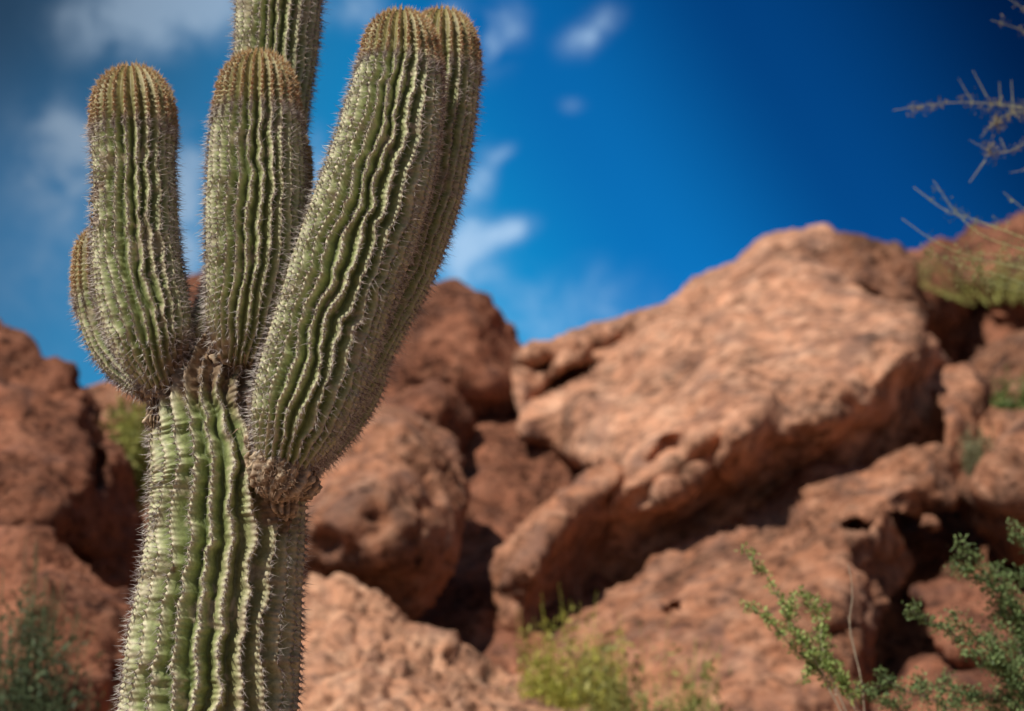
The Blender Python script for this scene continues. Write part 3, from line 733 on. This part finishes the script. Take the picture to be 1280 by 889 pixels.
# ------------------------------------------------------------------ shrubs, tufts, tree
class Veg:
    def __init__(s): s.tv = []; s.tf = []; s.tc = []; s.n = 0; s.lv = []; s.lf = []; s.lc = []; s.ln = 0
    def tube(s, pts, r0, r1, c, sides=5):
        pts = np.asarray(pts, float); n = len(pts)
        T = np.gradient(pts, axis=0); T /= np.linalg.norm(T, axis=1)[:, None]+1e-12
        a = np.cross(T, [.13, .31, .94]); a /= np.linalg.norm(a, axis=1)[:, None]+1e-12; b = np.cross(T, a)
        r = np.linspace(r0, r1, n)[:, None]
        ang = np.arange(sides)*2*math.pi/sides
        V = np.stack([pts+r*(a*math.cos(t)+b*math.sin(t)) for t in ang], 1).reshape(-1, 3)
        i = np.arange(n-1)[:, None]*sides; j = np.arange(sides)[None]; j2 = (j+1) % sides
        q = np.stack([i+j, i+j2, i+sides+j2, i+sides+j], -1).reshape(-1, 4)+s.n
        s.tv.append(V); s.tf.append(q); s.n += len(V)
        s.tc.append(np.tile(np.array(c), (len(V), 1))*rng.uniform(.8, 1.2))
    def leaves(s, centres, size, cols, aspect=2.2, up=.2, dirs=None):
        C = np.asarray(centres, float); n = len(C)
        if n == 0: return
        d = rng.normal(0, 1, (n, 3)); d[:, 2] += up*2
        if dirs is not None: d = d*.6+dirs*1.6
        d /= np.linalg.norm(d, axis=1)[:, None]
        a = np.cross(d, rng.normal(0, 1, (n, 3))); a /= np.linalg.norm(a, axis=1)[:, None]+1e-9
        sz = size*rng.uniform(.55, 1.3, (n, 1)); L = sz*aspect
        nn = np.cross(d, a)
        V = np.stack([C, C+d*L*.5+a*sz*.5+nn*sz*.12, C+d*L, C+d*L*.5-a*sz*.5+nn*sz*.12], 1).reshape(-1, 3)
        q = np.arange(n*4).reshape(-1, 4)+s.ln; s.ln += n*4
        cols = np.asarray(cols); k = rng.random((n, 1))
        c = cols[0]*(1-k)+cols[1]*k; c = c*rng.uniform(.7, 1.25, (n, 1))
        s.lv.append(V); s.lf.append(q); s.lc.append(np.repeat(c, 4, 0))
    def finish(s, name, label, cat, loc, stemname='stem', leafname='foliage', group=None):
        root = empty(name, loc); tag(root, label, cat, group)
        if s.tv:
            o = mesh_np(stemname, np.vstack(s.tv), [np.vstack(s.tf)], [M_TWIG], np.vstack(s.tc), [True]); rebase(o, root, loc)
        if s.lv:
            o = mesh_np(leafname, np.vstack(s.lv), [np.vstack(s.lf)], [M_LEAF], np.vstack(s.lc), [False]); rebase(o, root, loc)
        return root
def curve(ctrl, n=14):
    rows = [[*PY(px, py, Y)] for (px, py, Y) in ctrl]
    if len(rows) == 2: rows.insert(1, list((np.array(rows[0])+np.array(rows[1]))/2))
    return catmull(rows, n)[0]
def spray(v, ctrl, r0, bark, leafcols, ntw, twl, lsize, per, wood=True, leafr=.012, start=.1, fade=True):
    """a leafy branch: main curve, side twigs, small leaves clustered along both"""
    P = curve(ctrl, 24); v.tube(P, r0, r0*.25, bark)
    L = np.linalg.norm(np.diff(P, axis=0), axis=1).sum()
    T = np.gradient(P, axis=0); T /= np.linalg.norm(T, axis=1)[:, None]
    cen = []; dr = []
    def along(Q, n):
        t = rng.random(n)*(len(Q)-1); i = np.minimum(t.astype(int), len(Q)-2); f = (t-i)[:, None]
        return Q[i]*(1-f)+Q[i+1]*f
    cen.append(along(P[int(24*start):], int(per*L*10))+0)
    for k in range(ntw):
        t = start+(1-start)*(k+rng.random())/ntw; i = min(int(t*23), 22)
        d = rng.normal(0, 1, 3); d -= T[i]*d.dot(T[i]); d /= np.linalg.norm(d)
        d = d*.8+T[i]*rng.uniform(.4, 1.0)+np.array([0, 0, .25]); d /= np.linalg.norm(d)
        l = twl*rng.uniform(.4, 1.1)*(1.15-.75*t if fade else 1)
        Q = np.array([P[i]+d*l*u+np.array([0, 0, .12])*l*u*u+rng.normal(0, l*.03, 3)*(u > 0) for u in np.linspace(0, 1, 6)])
        v.tube(Q, r0*.35, r0*.12, bark, 4)
        cen.append(along(Q, max(2, int(per*l*14))))
    c = np.vstack(cen); c = c+rng.normal(0, leafr, c.shape)
    v.leaves(c, lsize, leafcols)
    return P

t0 = time.time()
BARK = (.16, .12, .085); BARKP = (.34, .27, .19)
DG = [np.array([.085, .135, .045]), np.array([.25, .33, .12])]
YG = [np.array([.13, .20, .045]), np.array([.26, .31, .085])]
# large shrub, lower right
v = Veg(); RB = 7.1
base = PY(1330., 1180., RB)
rootpos = (base[0], RB, .0)
def rb(*c): return [(x, y, RB+dy) for (x, y, dy) in c]
spr = [rb((1330, 1000, .1), (1290, 860, .0), (1262, 780, 0), (1235, 722, -.05), (1200, 672, -.1)),
       rb((1330, 950, .1), (1300, 840, .05), (1262, 760, 0), (1225, 722, -.05), (1186, 704, -.1)),
       rb((1340, 940, 0), (1290, 880, .0), (1235, 828, -.1), (1185, 788, -.15), (1132, 762, -.2)),
       rb((1350, 900, .1), (1320, 800, .1), (1300, 720, .1), (1280, 680, .1), (1264, 652, .1)),
       rb((1340, 960, .1), (1310, 860, .1), (1285, 800, 0), (1262, 745, .0), (1240, 706, 0)),
       rb((1340, 960, -.1), (1300, 900, -.1), (1262, 846, -.1), (1224, 800, -.1), (1190, 772, -.1)),
       rb((1300, 1010, -.1), (1230, 920, -.1), (1175, 880, -.1), (1130, 862, -.1), (1094, 842, -.1)),
       rb((1300, 1010, 0), (1210, 930, 0), (1150, 900, 0), (1110, 880, 0), (1072, 862, 0)),
       rb((1310, 1010, .1), (1250, 900, .1), (1215, 870, .1), (1180, 862, .1), (1140, 850, .1)),
       rb((1350, 980, -.1), (1310, 900, -.1), (1280, 860, -.1), (1250, 836, -.1), (1222, 832, -.1)),
       rb((1350, 880, .2), (1320, 780, .2), (1300, 740, .15), (1275, 722, .1), (1256, 716, .1)),
       rb((1340, 1000, .0), (1300, 920, .0), (1256, 880, .0), (1220, 872, .0), (1190, 880, .0)),
       rb((1360, 900, .0), (1340, 820, .0), (1310, 790, .0), (1280, 775, .0), (1244, 770, 0)),
       rb((1360, 940, .2), (1330, 860, .2), (1300, 830, .2), (1270, 812, .2), (1230, 800, .2)),
       rb((1390, 900, .2), (1370, 760, .3), (1360, 680, .3), (1340, 640, .3))]
hub = np.array([base[0], RB, PY(1330., 1010., RB)[2]-.1])
for c in spr:
    P = spray(v, c, .0055, BARK, DG, 16, .14, .0082, 60, leafr=.013)
    v.tube(np.array([hub+np.array([0, 0, -.6]), (hub+P[0])/2+[0, 0, -.1], P[0]]), .009, .0055, BARK)
for k in range(5):
    x = rng.normal(0, .05, 2)
    v.tube(np.array([[rootpos[0]+x[0]*.5, RB+x[1]*.5, -.05], [rootpos[0]+x[0], RB+x[1], .5], hub+np.array([0, 0, -.55])]), .018, .010, BARK)
v.finish('creosote_shrub', 'dark green small leaved shrub reaching in at the lower right corner', 'shrub', rootpos)
# smaller pale sprigs to the left of it
v = Veg(); SB = 6.9
base = PY(1085., 1150., SB); rootpos = (base[0], SB, 0.)
def sb(*c): return [(x, y, SB+dy) for (x, y, dy) in c]
SPC = [np.array([.20, .28, .07]), np.array([.44, .52, .17])]
for c, nt_, per in [(sb((1062, 900, 0), (1030, 830, 0), (995, 790, 0), (972, 745, 0), (955, 715, 0), (927, 684, 0)), 10, 26),
               (sb((1062, 910, 0), (1022, 838, 0), (992, 812, 0), (960, 775, 0), (928, 754, 0)), 12, 34),
               (sb((1045, 870, 0), (1030, 800, .05), (1022, 770, .05), (1000, 735, .05)), 9, 34),
               (sb((1040, 860, 0), (1008, 810, -.05), (985, 780, -.05), (990, 742, -.05)), 9, 36),
               (sb((1075, 900, 0), (1050, 850, .0), (1025, 832, .0), (1000, 850, .0)), 9, 40),
               (sb((1080, 900, 0), (1060, 860, .0), (1042, 835, .0), (1020, 826, .0)), 9, 40),
               (sb((1040, 850, 0), (1026, 800, .0), (1030, 770, .0), (1018, 748, .0)), 7, 36)]:
    spray(v, c, .0032, BARKP, SPC, nt_, .075, .0092, per*1.1, leafr=.008, start=.28)
v.tube(curve(sb((1085, 1000, 0), (1078, 860, 0), (1062, 790, 0), (1066, 740, 0), (1060, 705, 0))), .0035, .0016, BARKP)
v.tube(curve(sb((1078, 860, 0), (1066, 800, 0), (1060, 770, 0))), .002, .0012, BARKP)
h = PY(1085., 1000., SB)
v.tube(np.array([[rootpos[0], SB, -.05], [rootpos[0], SB, .5], h, PY(1062., 900., SB)]), .012, .004, BARKP)
v.tube(np.array([h, PY(1080., 900., SB)]), .006, .004, BARKP)
v.finish('desert_shrub', 'thin pale green sprigs with bare stems in front of the smooth brown slab', 'shrub', rootpos)

# palo verde at upper right: trunk outside the frame, branches reaching in
v = Veg(); TB = 7.4
base = PY(1480., 900., TB); rootpos = (base[0], TB, 0.)
GB = (.42, .44, .20); WB = (.34, .33, .18)
def tb(*c): return [(x, y, TB+dy) for (x, y, dy) in c]
trunkP = [np.array([rootpos[0]+.05, TB, -.05]), np.array([rootpos[0], TB, .8]), PY(1460., 760., TB), PY(1470., 520., TB), PY(1440., 300., TB), PY(1420., 120., TB)]
main = catmull([list(p) for p in trunkP], 40)[0]
v.tube(main, .075, .022, (.20, .23, .10), 10)
def thorny(ctrl, r0, nth, thl, c, leafy=0, lc=None):
    r0 *= .55; thl *= .8
    P = curve(ctrl, 26); v.tube(P, r0, r0*.35, c)
    T = np.gradient(P, axis=0); T /= np.linalg.norm(T, axis=1)[:, None]
    tips = []
    for k in range(nth):
        i = int(rng.uniform(2, 24)); d = rng.normal(0, 1, 3); d -= T[i]*d.dot(T[i]); d /= np.linalg.norm(d); d = d+T[i]*rng.uniform(-.2, .6)
        l = thl*rng.uniform(.3, 1.2); e = P[i]+d*l
        v.tube(np.array([P[i], (P[i]+e)/2+rng.normal(0, l*.05, 3), e]), r0*.4, r0*.15, c, 4); tips.append(e)
        tips.append((P[i]+e)/2)
    if leafy and tips:
        C = np.repeat(np.array(tips), leafy, 0)+rng.normal(0, .012, (len(tips)*leafy, 3))
        v.leaves(C, .006, lc)
    return P
LG = [np.array([.16, .19, .05]), np.array([.32, .33, .12])]
BL = [np.array([.20, .16, .09]), np.array([.34, .28, .14])]
thorny(tb((1425, 170, 0), (1340, 150, 0), (1290, 138, 0), (1240, 130, 0), (1180, 129, 0), (1116, 138, 0)), .0060, 46, .05, WB, 4, BL)
thorny(tb((1340, 150, 0), (1290, 140, 0), (1255, 146, 0), (1235, 160, 0), (1226, 172, 0)), .005, 30, .04, WB, 6, BL)
thorny(tb((1425, 190, 0), (1330, 160, 0), (1285, 178, 0), (1250, 192, 0), (1225, 182, 0), (1212, 175, 0)), .005, 34, .05, WB, 5, BL)
for a, b in [((1198, 98), (1216, 129)), ((1216, 88), (1234, 122)), ((1249, 102), (1251, 130)), ((1264, 100), (1267, 140)), ((1250, 172), (1258, 190)), ((1230, 198), (1240, 190)), ((1212, 228), (1232, 200))]:
    v.tube(curve([(a[0], a[1], TB), (b[0], b[1], TB)]), .0010, .0022, WB)
thorny(tb((1445, 350, 0), (1340, 320, 0), (1260, 290, 0), (1210, 272, 0), (1180, 262, 0), (1142, 234, 0)), .006, 20, .045, GB, 3, LG)
thorny(tb((1300, 318, 0), (1240, 300, 0), (1215, 285, 0), (1192, 262, 0), (1166, 225, 0)), .005, 14, .045, GB, 3, LG)
thorny(tb((1450, 400, 0), (1340, 350, 0), (1250, 330, 0), (1200, 316, 0), (1165, 300, 0), (1127, 273, 0)), .006, 22, .05, GB, 3, LG)
thorny(tb((1300, 360, 0), (1250, 345, 0), (1200, 332, 0), (1160, 312, 0), (1150, 303, 0)), .005, 20, .04, GB, 5, LG)
thorny(tb((1420, 330, 0), (1330, 300, 0), (1290, 270, 0), (1254, 240, 0)), .005, 12, .04, GB, 2, LG)
thorny(tb((1420, 90, 0), (1330, 60, 0), (1285, 40, 0), (1238, 25, 0)), .005, 26, .05, WB, 4, BL)
thorny(tb((1420, 60, 0), (1330, 30, 0), (1285, 14, 0), (1256, -6, 0)), .005, 20, .05, WB, 4, BL)
thorny(tb((1430, 250, 0), (1340, 230, 0), (1300, 212, 0), (1262, 216, 0)), .004, 16, .05, WB, 3, BL)
for k in range(9):
    y = rng.uniform(318, 366); x = rng.uniform(1160, 1225)
    thorny(tb((1400, y+20, 0), (1310, y+6, rng.uniform(-.1, .1)), (1260, y, rng.uniform(-.1, .1)), (x, y-rng.uniform(2, 14), 0)), .0028, 20, .07, GB, 3, LG)
v.finish('palo_verde_tree', 'thorny bare branches with sparse yellow green leaves reaching in at the upper right', 'tree', rootpos, 'branch', 'foliage')

# soft tufts and bushes among the rocks
def tuft(name, label, cat, px, py, Y, wpx, hpx, n, cols, r=.004, lean=0, bark=(.20, .17, .09), bend=.25, leaf=0, lsize=.02, zdrop=.15):
    v = Veg(); b = PY(float(px), float(py), Y); m = mpp(py, Y)
    b = b-np.array([0, 0, zdrop])
    C = []
    for k in range(n):
        hk = rng.uniform(.4, 1.1)
        a = rng.uniform(0, 2*math.pi); rr = rng.random()**.6
        top = b+np.array([math.cos(a)*rr*wpx*m*.5+lean*m, math.sin(a)*rr*wpx*m*.35, zdrop+hpx*m*rng.uniform(.2, 1.0)*(.7+.45*math.sin(a*2+px))*(1-.3*rr)])
        b1 = b+np.array([math.cos(a)*rr*wpx*m*.22, math.sin(a)*rr*wpx*m*.15, 0])
        mid = (b1+top)/2+rng.normal(0, hpx*m*.05, 3)
        P = catmull([list(b1), list(mid), list(top)], 8)[0]
        v.tube(P, r, r*.3, np.array(cols[0])*(1-.5*rng.random())+np.array(cols[1])*.5, 3)
        if leaf:
            t = rng.uniform(.25, 1, leaf)*7; i = np.minimum(t.astype(int), 6)
            C.append(P[i]+rng.normal(0, hpx*m*.045, (leaf, 3)))
    if leaf: v.leaves(np.vstack(C), lsize, cols, 2.6)
    return v.finish(name, label, cat, tuple(b))
BG = [np.array([.30, .31, .045]), np.array([.56, .52, .12])]
tuft('green_bush', 'bright yellow green bush at the foot of the rock spur, bottom centre right', 'bush', 730, 895, 10.6, 140, 165, 280, BG, .003, -16, leaf=36, lsize=.016, zdrop=.5)
tuft('green_bush', 'lower yellow green bush to the right of the brighter one, bottom edge', 'bush', 812, 930, 9.9, 200, 170, 230, [np.array([.20, .21, .05]), np.array([.34, .32, .10])], .004, 0, leaf=16, lsize=.020, zdrop=.5)
tuft('green_bush', 'yellow green bush in the gap just left of the trunk', 'bush', 160, 590, 12.7, 80, 125, 130, [np.array([.22, .24, .055]), np.array([.42, .40, .11])], .005, 0, leaf=24, lsize=.028, zdrop=.3)
tuft('shaded_shrub', 'shade-darkened green leafy shrub at the lower left corner before the rocks', 'shrub', 30, 960, 9.2, 230, 310, 300, [np.array([.05, .075, .035]), np.array([.13, .17, .08])], .005, 0, leaf=34, lsize=.018, zdrop=.9)  # leaf colours darkened to stand in for shade and vignetting
tuft('grass_tuft', 'yellow grass along the top of the upper right ridge', 'grass tuft', 1250, 345, 15.6, 260, 36, 80, [np.array([.20, .20, .05]), np.array([.36, .33, .10])], .006, 0, leaf=4, lsize=.02, zdrop=.2)
tuft('grass_tuft', 'small pale tuft at the left end of the upper right ridge', 'grass tuft', 1150, 345, 16.6, 60, 34, 70, [np.array([.18, .17, .06]), np.array([.30, .26, .10])], .006, 0, leaf=5, lsize=.02, zdrop=.2)
tuft('green_tuft', 'green feathery tuft at the right edge above the grey knuckle rock', 'tuft', 1272, 512, 13.6, 60, 64, 60, [np.array([.07, .12, .03]), np.array([.18, .24, .06])], .006, -6, leaf=10, lsize=.026, zdrop=.2)
tuft('dry_tuft', 'greyish green dry tuft on the brown rock block at the right', 'tuft', 1222, 572, 12.4, 52, 50, 80, [np.array([.15, .14, .07]), np.array([.27, .25, .13])], .005, 0, leaf=6, lsize=.02, zdrop=.15)
tuft('skyline_weed', 'wispy little weed on the skyline near the slab crest', 'weed', 1068, 308, 15.9, 26, 20, 12, [np.array([.25, .22, .16]), np.array([.35, .30, .22])], .004, 0, zdrop=.1)
tuft('skyline_weed', 'wispy little weed on the skyline between slab and ridge', 'weed', 1124, 338, 16.8, 26, 30, 14, [np.array([.28, .26, .2]), np.array([.38, .34, .26])], .004, 0, zdrop=.1)
print('veg', time.time()-t0)

# ------------------------------------------------------------------ sun and sky
SUN_EL, SUN_AZ = math.radians(52), math.radians(41)      # azimuth measured from behind the viewer towards the left
sx, sy, sz = -math.cos(SUN_EL)*math.sin(SUN_AZ), -math.cos(SUN_EL)*math.cos(SUN_AZ), math.sin(SUN_EL)
ld = bpy.data.lights.new('sun', 'SUN'); lo = bpy.data.objects.new('sun', ld); col.objects.link(lo)
ld.energy = 5.0; ld.angle = math.radians(.53); ld.color = (1.0, .95, .87)
lo.rotation_euler = Vector((sx, sy, sz)).to_track_quat('Z', 'Y').to_euler(); lo.location = (-3, -3, 8)

w = bpy.data.worlds.new('World'); scene.world = w; w.use_nodes = True
nt = w.node_tree; bg = nt.nodes['Background']
sky = nt.nodes.new('ShaderNodeTexSky'); sky.sky_type = 'NISHITA'; sky.sun_disc = False
sky.sun_elevation = SUN_EL; sky.sun_rotation = math.atan2(sx, sy) % (2*math.pi)
sky.air_density = 1.0; sky.dust_density = .4; sky.ozone_density = 2.5
tc = nt.nodes.new('ShaderNodeTexCoord'); DIR = tc.outputs['Generated']
def M(op, a, b=None, c=None, clamp=False):
    n = nt.nodes.new('ShaderNodeMath'); n.operation = op; n.use_clamp = clamp
    for i_, x in enumerate((a, b, c)):
        if x is None: continue
        if isinstance(x, (int, float)): n.inputs[i_].default_value = x
        else: nt.links.new(x, n.inputs[i_])
    return n.outputs[0]
def dot(vec):
    n = nt.nodes.new('ShaderNodeVectorMath'); n.operation = 'DOT_PRODUCT'
    nt.links.new(DIR, n.inputs[0]); n.inputs[1].default_value = tuple(float(q_) for q_ in vec); return n.outputs['Value']
def sdir(px, py):
    d = FW+(px-640)/F*RT+(444.5-py)/F*UP; return d/np.linalg.norm(d)
def blob(px, py, a, b_, ang, k):
    """a cloud bank or corner darkening: direction, angular half sizes (photo px), tilt, weight"""
    c = sdir(px, py); e1 = np.cross(c, [0, 0, 1]); e1 /= np.linalg.norm(e1); e2 = np.cross(e1, c)
    t = math.radians(ang); u1 = (e1*math.cos(t)+e2*math.sin(t))*F/a; u2 = (-e1*math.sin(t)+e2*math.cos(t))*F/b_
    x = dot(u1); y = dot(u2); cx, cy = float(c@u1), float(c@u2)
    x = M('SUBTRACT', x, cx); y = M('SUBTRACT', y, cy)
    r2 = M('ADD', M('MULTIPLY', x, x), M('MULTIPLY', y, y))
    return M('MULTIPLY', M('EXPONENT', M('MULTIPLY', r2, -1.0)), k)
blobs = [(735, 40, 42, 22, 35, .85), (622, 50, 32, 44, -20, 1.0), (712, 132, 20, 11, 0, .5), (575, 20, 30, 24, 0, .6), (448, 14, 40, 26, 0, 1.0),
         (578, 322, 46, 40, 25, 1.25), (635, 288, 36, 16, 15, .9), (600, 232, 18, 46, -10, .75), (572, 268, 30, 50, 0, .8), (395, 230, 20, 60, 0, 1.1), (690, 385, 130, 50, 10, .6), (630, 190, 18, 10, 30, .6),
         (232, 270, 32, 95, 0, 1.4), (85, 190, 60, 60, 0, 1.2), (210, 10, 120, 44, 10, 1.5), (60, 330, 80, 120, 0, .45), (150, 50, 100, 44, 25, .4)]
tot = None
for bl in blobs:
    x = blob(*bl); tot = x if tot is None else M('ADD', tot, x)
nz = nt.nodes.new('ShaderNodeTexNoise'); nz.inputs['Scale'].default_value = 30; nz.inputs['Detail'].default_value = 8; nz.inputs['Roughness'].default_value = .6; nz.inputs['Distortion'].default_value = .3
nt.links.new(DIR, nz.inputs['Vector'])
nf = M('MULTIPLY_ADD', nz.outputs[0], 3.0, -.85)
dens = M('MULTIPLY', tot, nf)
# bright unseen cloud behind the viewer, added as fill light
fill_cloud = M('MULTIPLY', dot((-.35, -.90, .25)), 1.0, clamp=True)      # where the added fill cloud lies, out of view
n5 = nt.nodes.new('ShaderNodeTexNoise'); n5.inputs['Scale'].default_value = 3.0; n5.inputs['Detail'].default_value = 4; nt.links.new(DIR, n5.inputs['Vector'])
dens = M('ADD', dens, M('MULTIPLY', fill_cloud, M('MULTIPLY_ADD', n5.outputs[0], 2.6, -.7)))
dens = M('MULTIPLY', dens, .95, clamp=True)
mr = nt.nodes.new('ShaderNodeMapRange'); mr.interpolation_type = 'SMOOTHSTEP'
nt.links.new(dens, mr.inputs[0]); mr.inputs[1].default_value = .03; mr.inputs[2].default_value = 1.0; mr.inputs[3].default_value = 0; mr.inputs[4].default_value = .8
# deep blue with lens vignetting painted in: darkest well away from the horizon and to the right
mul = nt.nodes.new('ShaderNodeMix'); mul.data_type = 'RGBA'; mul.blend_type = 'MULTIPLY'; mul.inputs[0].default_value = 1
nt.links.new(sky.outputs[0], mul.inputs[6]); mul.inputs[7].default_value = (.03, .80, 1.22, 1)
g0 = sdir(600, 420); g1 = sdir(1290, 0); gd = g1-g0; L2 = float(gd@gd); gd = gd/L2
gf = M('SUBTRACT', dot(gd), float(g0@gd))
gr = ramp(nt, gf, [(0.0, (1.35, 1.35, 1.15)), (.32, (.74, .80, .92)), (.62, (.24, .32, .48)), (1.0, (.05, .07, .13))])
gr.color_ramp.interpolation = 'EASE'
m2 = nt.nodes.new('ShaderNodeMix'); m2.data_type = 'RGBA'; m2.blend_type = 'MULTIPLY'; m2.inputs[0].default_value = 1
nt.links.new(mul.outputs[2], m2.inputs[6]); nt.links.new(gr.outputs[0], m2.inputs[7])
h0 = sdir(560, 200); h1 = sdir(0, 30); hd = h1-h0; hd = hd/float(hd@hd)
hf = M('SUBTRACT', dot(hd), float(h0@hd))
hz = M('MULTIPLY', M('MULTIPLY_ADD', hf, 1.25, -.25, clamp=True), .85)
m3 = nt.nodes.new('ShaderNodeMix'); m3.data_type = 'RGBA'
nt.links.new(hz, m3.inputs[0]); nt.links.new(m2.outputs[2], m3.inputs[6]); m3.inputs[7].default_value = (.62, 1.30, 2.45, 1)
dk = M('SUBTRACT', 1.0, blob(-20, -20, 260, 190, 0, .62))  # top left corner vignetting painted into the sky colour
m4 = nt.nodes.new('ShaderNodeMix'); m4.data_type = 'RGBA'; m4.blend_type = 'MULTIPLY'; m4.inputs[0].default_value = 1
cc_ = nt.nodes.new('ShaderNodeCombineColor')
for k_ in range(3): nt.links.new(dk, cc_.inputs[k_])
nt.links.new(m3.outputs[2], m4.inputs[6]); nt.links.new(cc_.outputs[0], m4.inputs[7])
m3 = m4
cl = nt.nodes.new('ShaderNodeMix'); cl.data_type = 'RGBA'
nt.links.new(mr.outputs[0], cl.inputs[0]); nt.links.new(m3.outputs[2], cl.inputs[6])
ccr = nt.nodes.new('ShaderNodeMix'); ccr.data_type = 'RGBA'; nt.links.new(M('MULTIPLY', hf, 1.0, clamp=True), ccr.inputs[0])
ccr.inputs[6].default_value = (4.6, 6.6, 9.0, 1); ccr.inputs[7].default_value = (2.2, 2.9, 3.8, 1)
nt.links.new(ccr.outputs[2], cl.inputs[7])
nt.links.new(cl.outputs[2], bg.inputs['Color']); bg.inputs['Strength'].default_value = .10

scene.view_settings.view_transform = 'Standard'; scene.view_settings.look = 'None'; scene.view_settings.exposure = 0
scene.render.engine = 'CYCLES'; scene.cycles.use_denoising = True
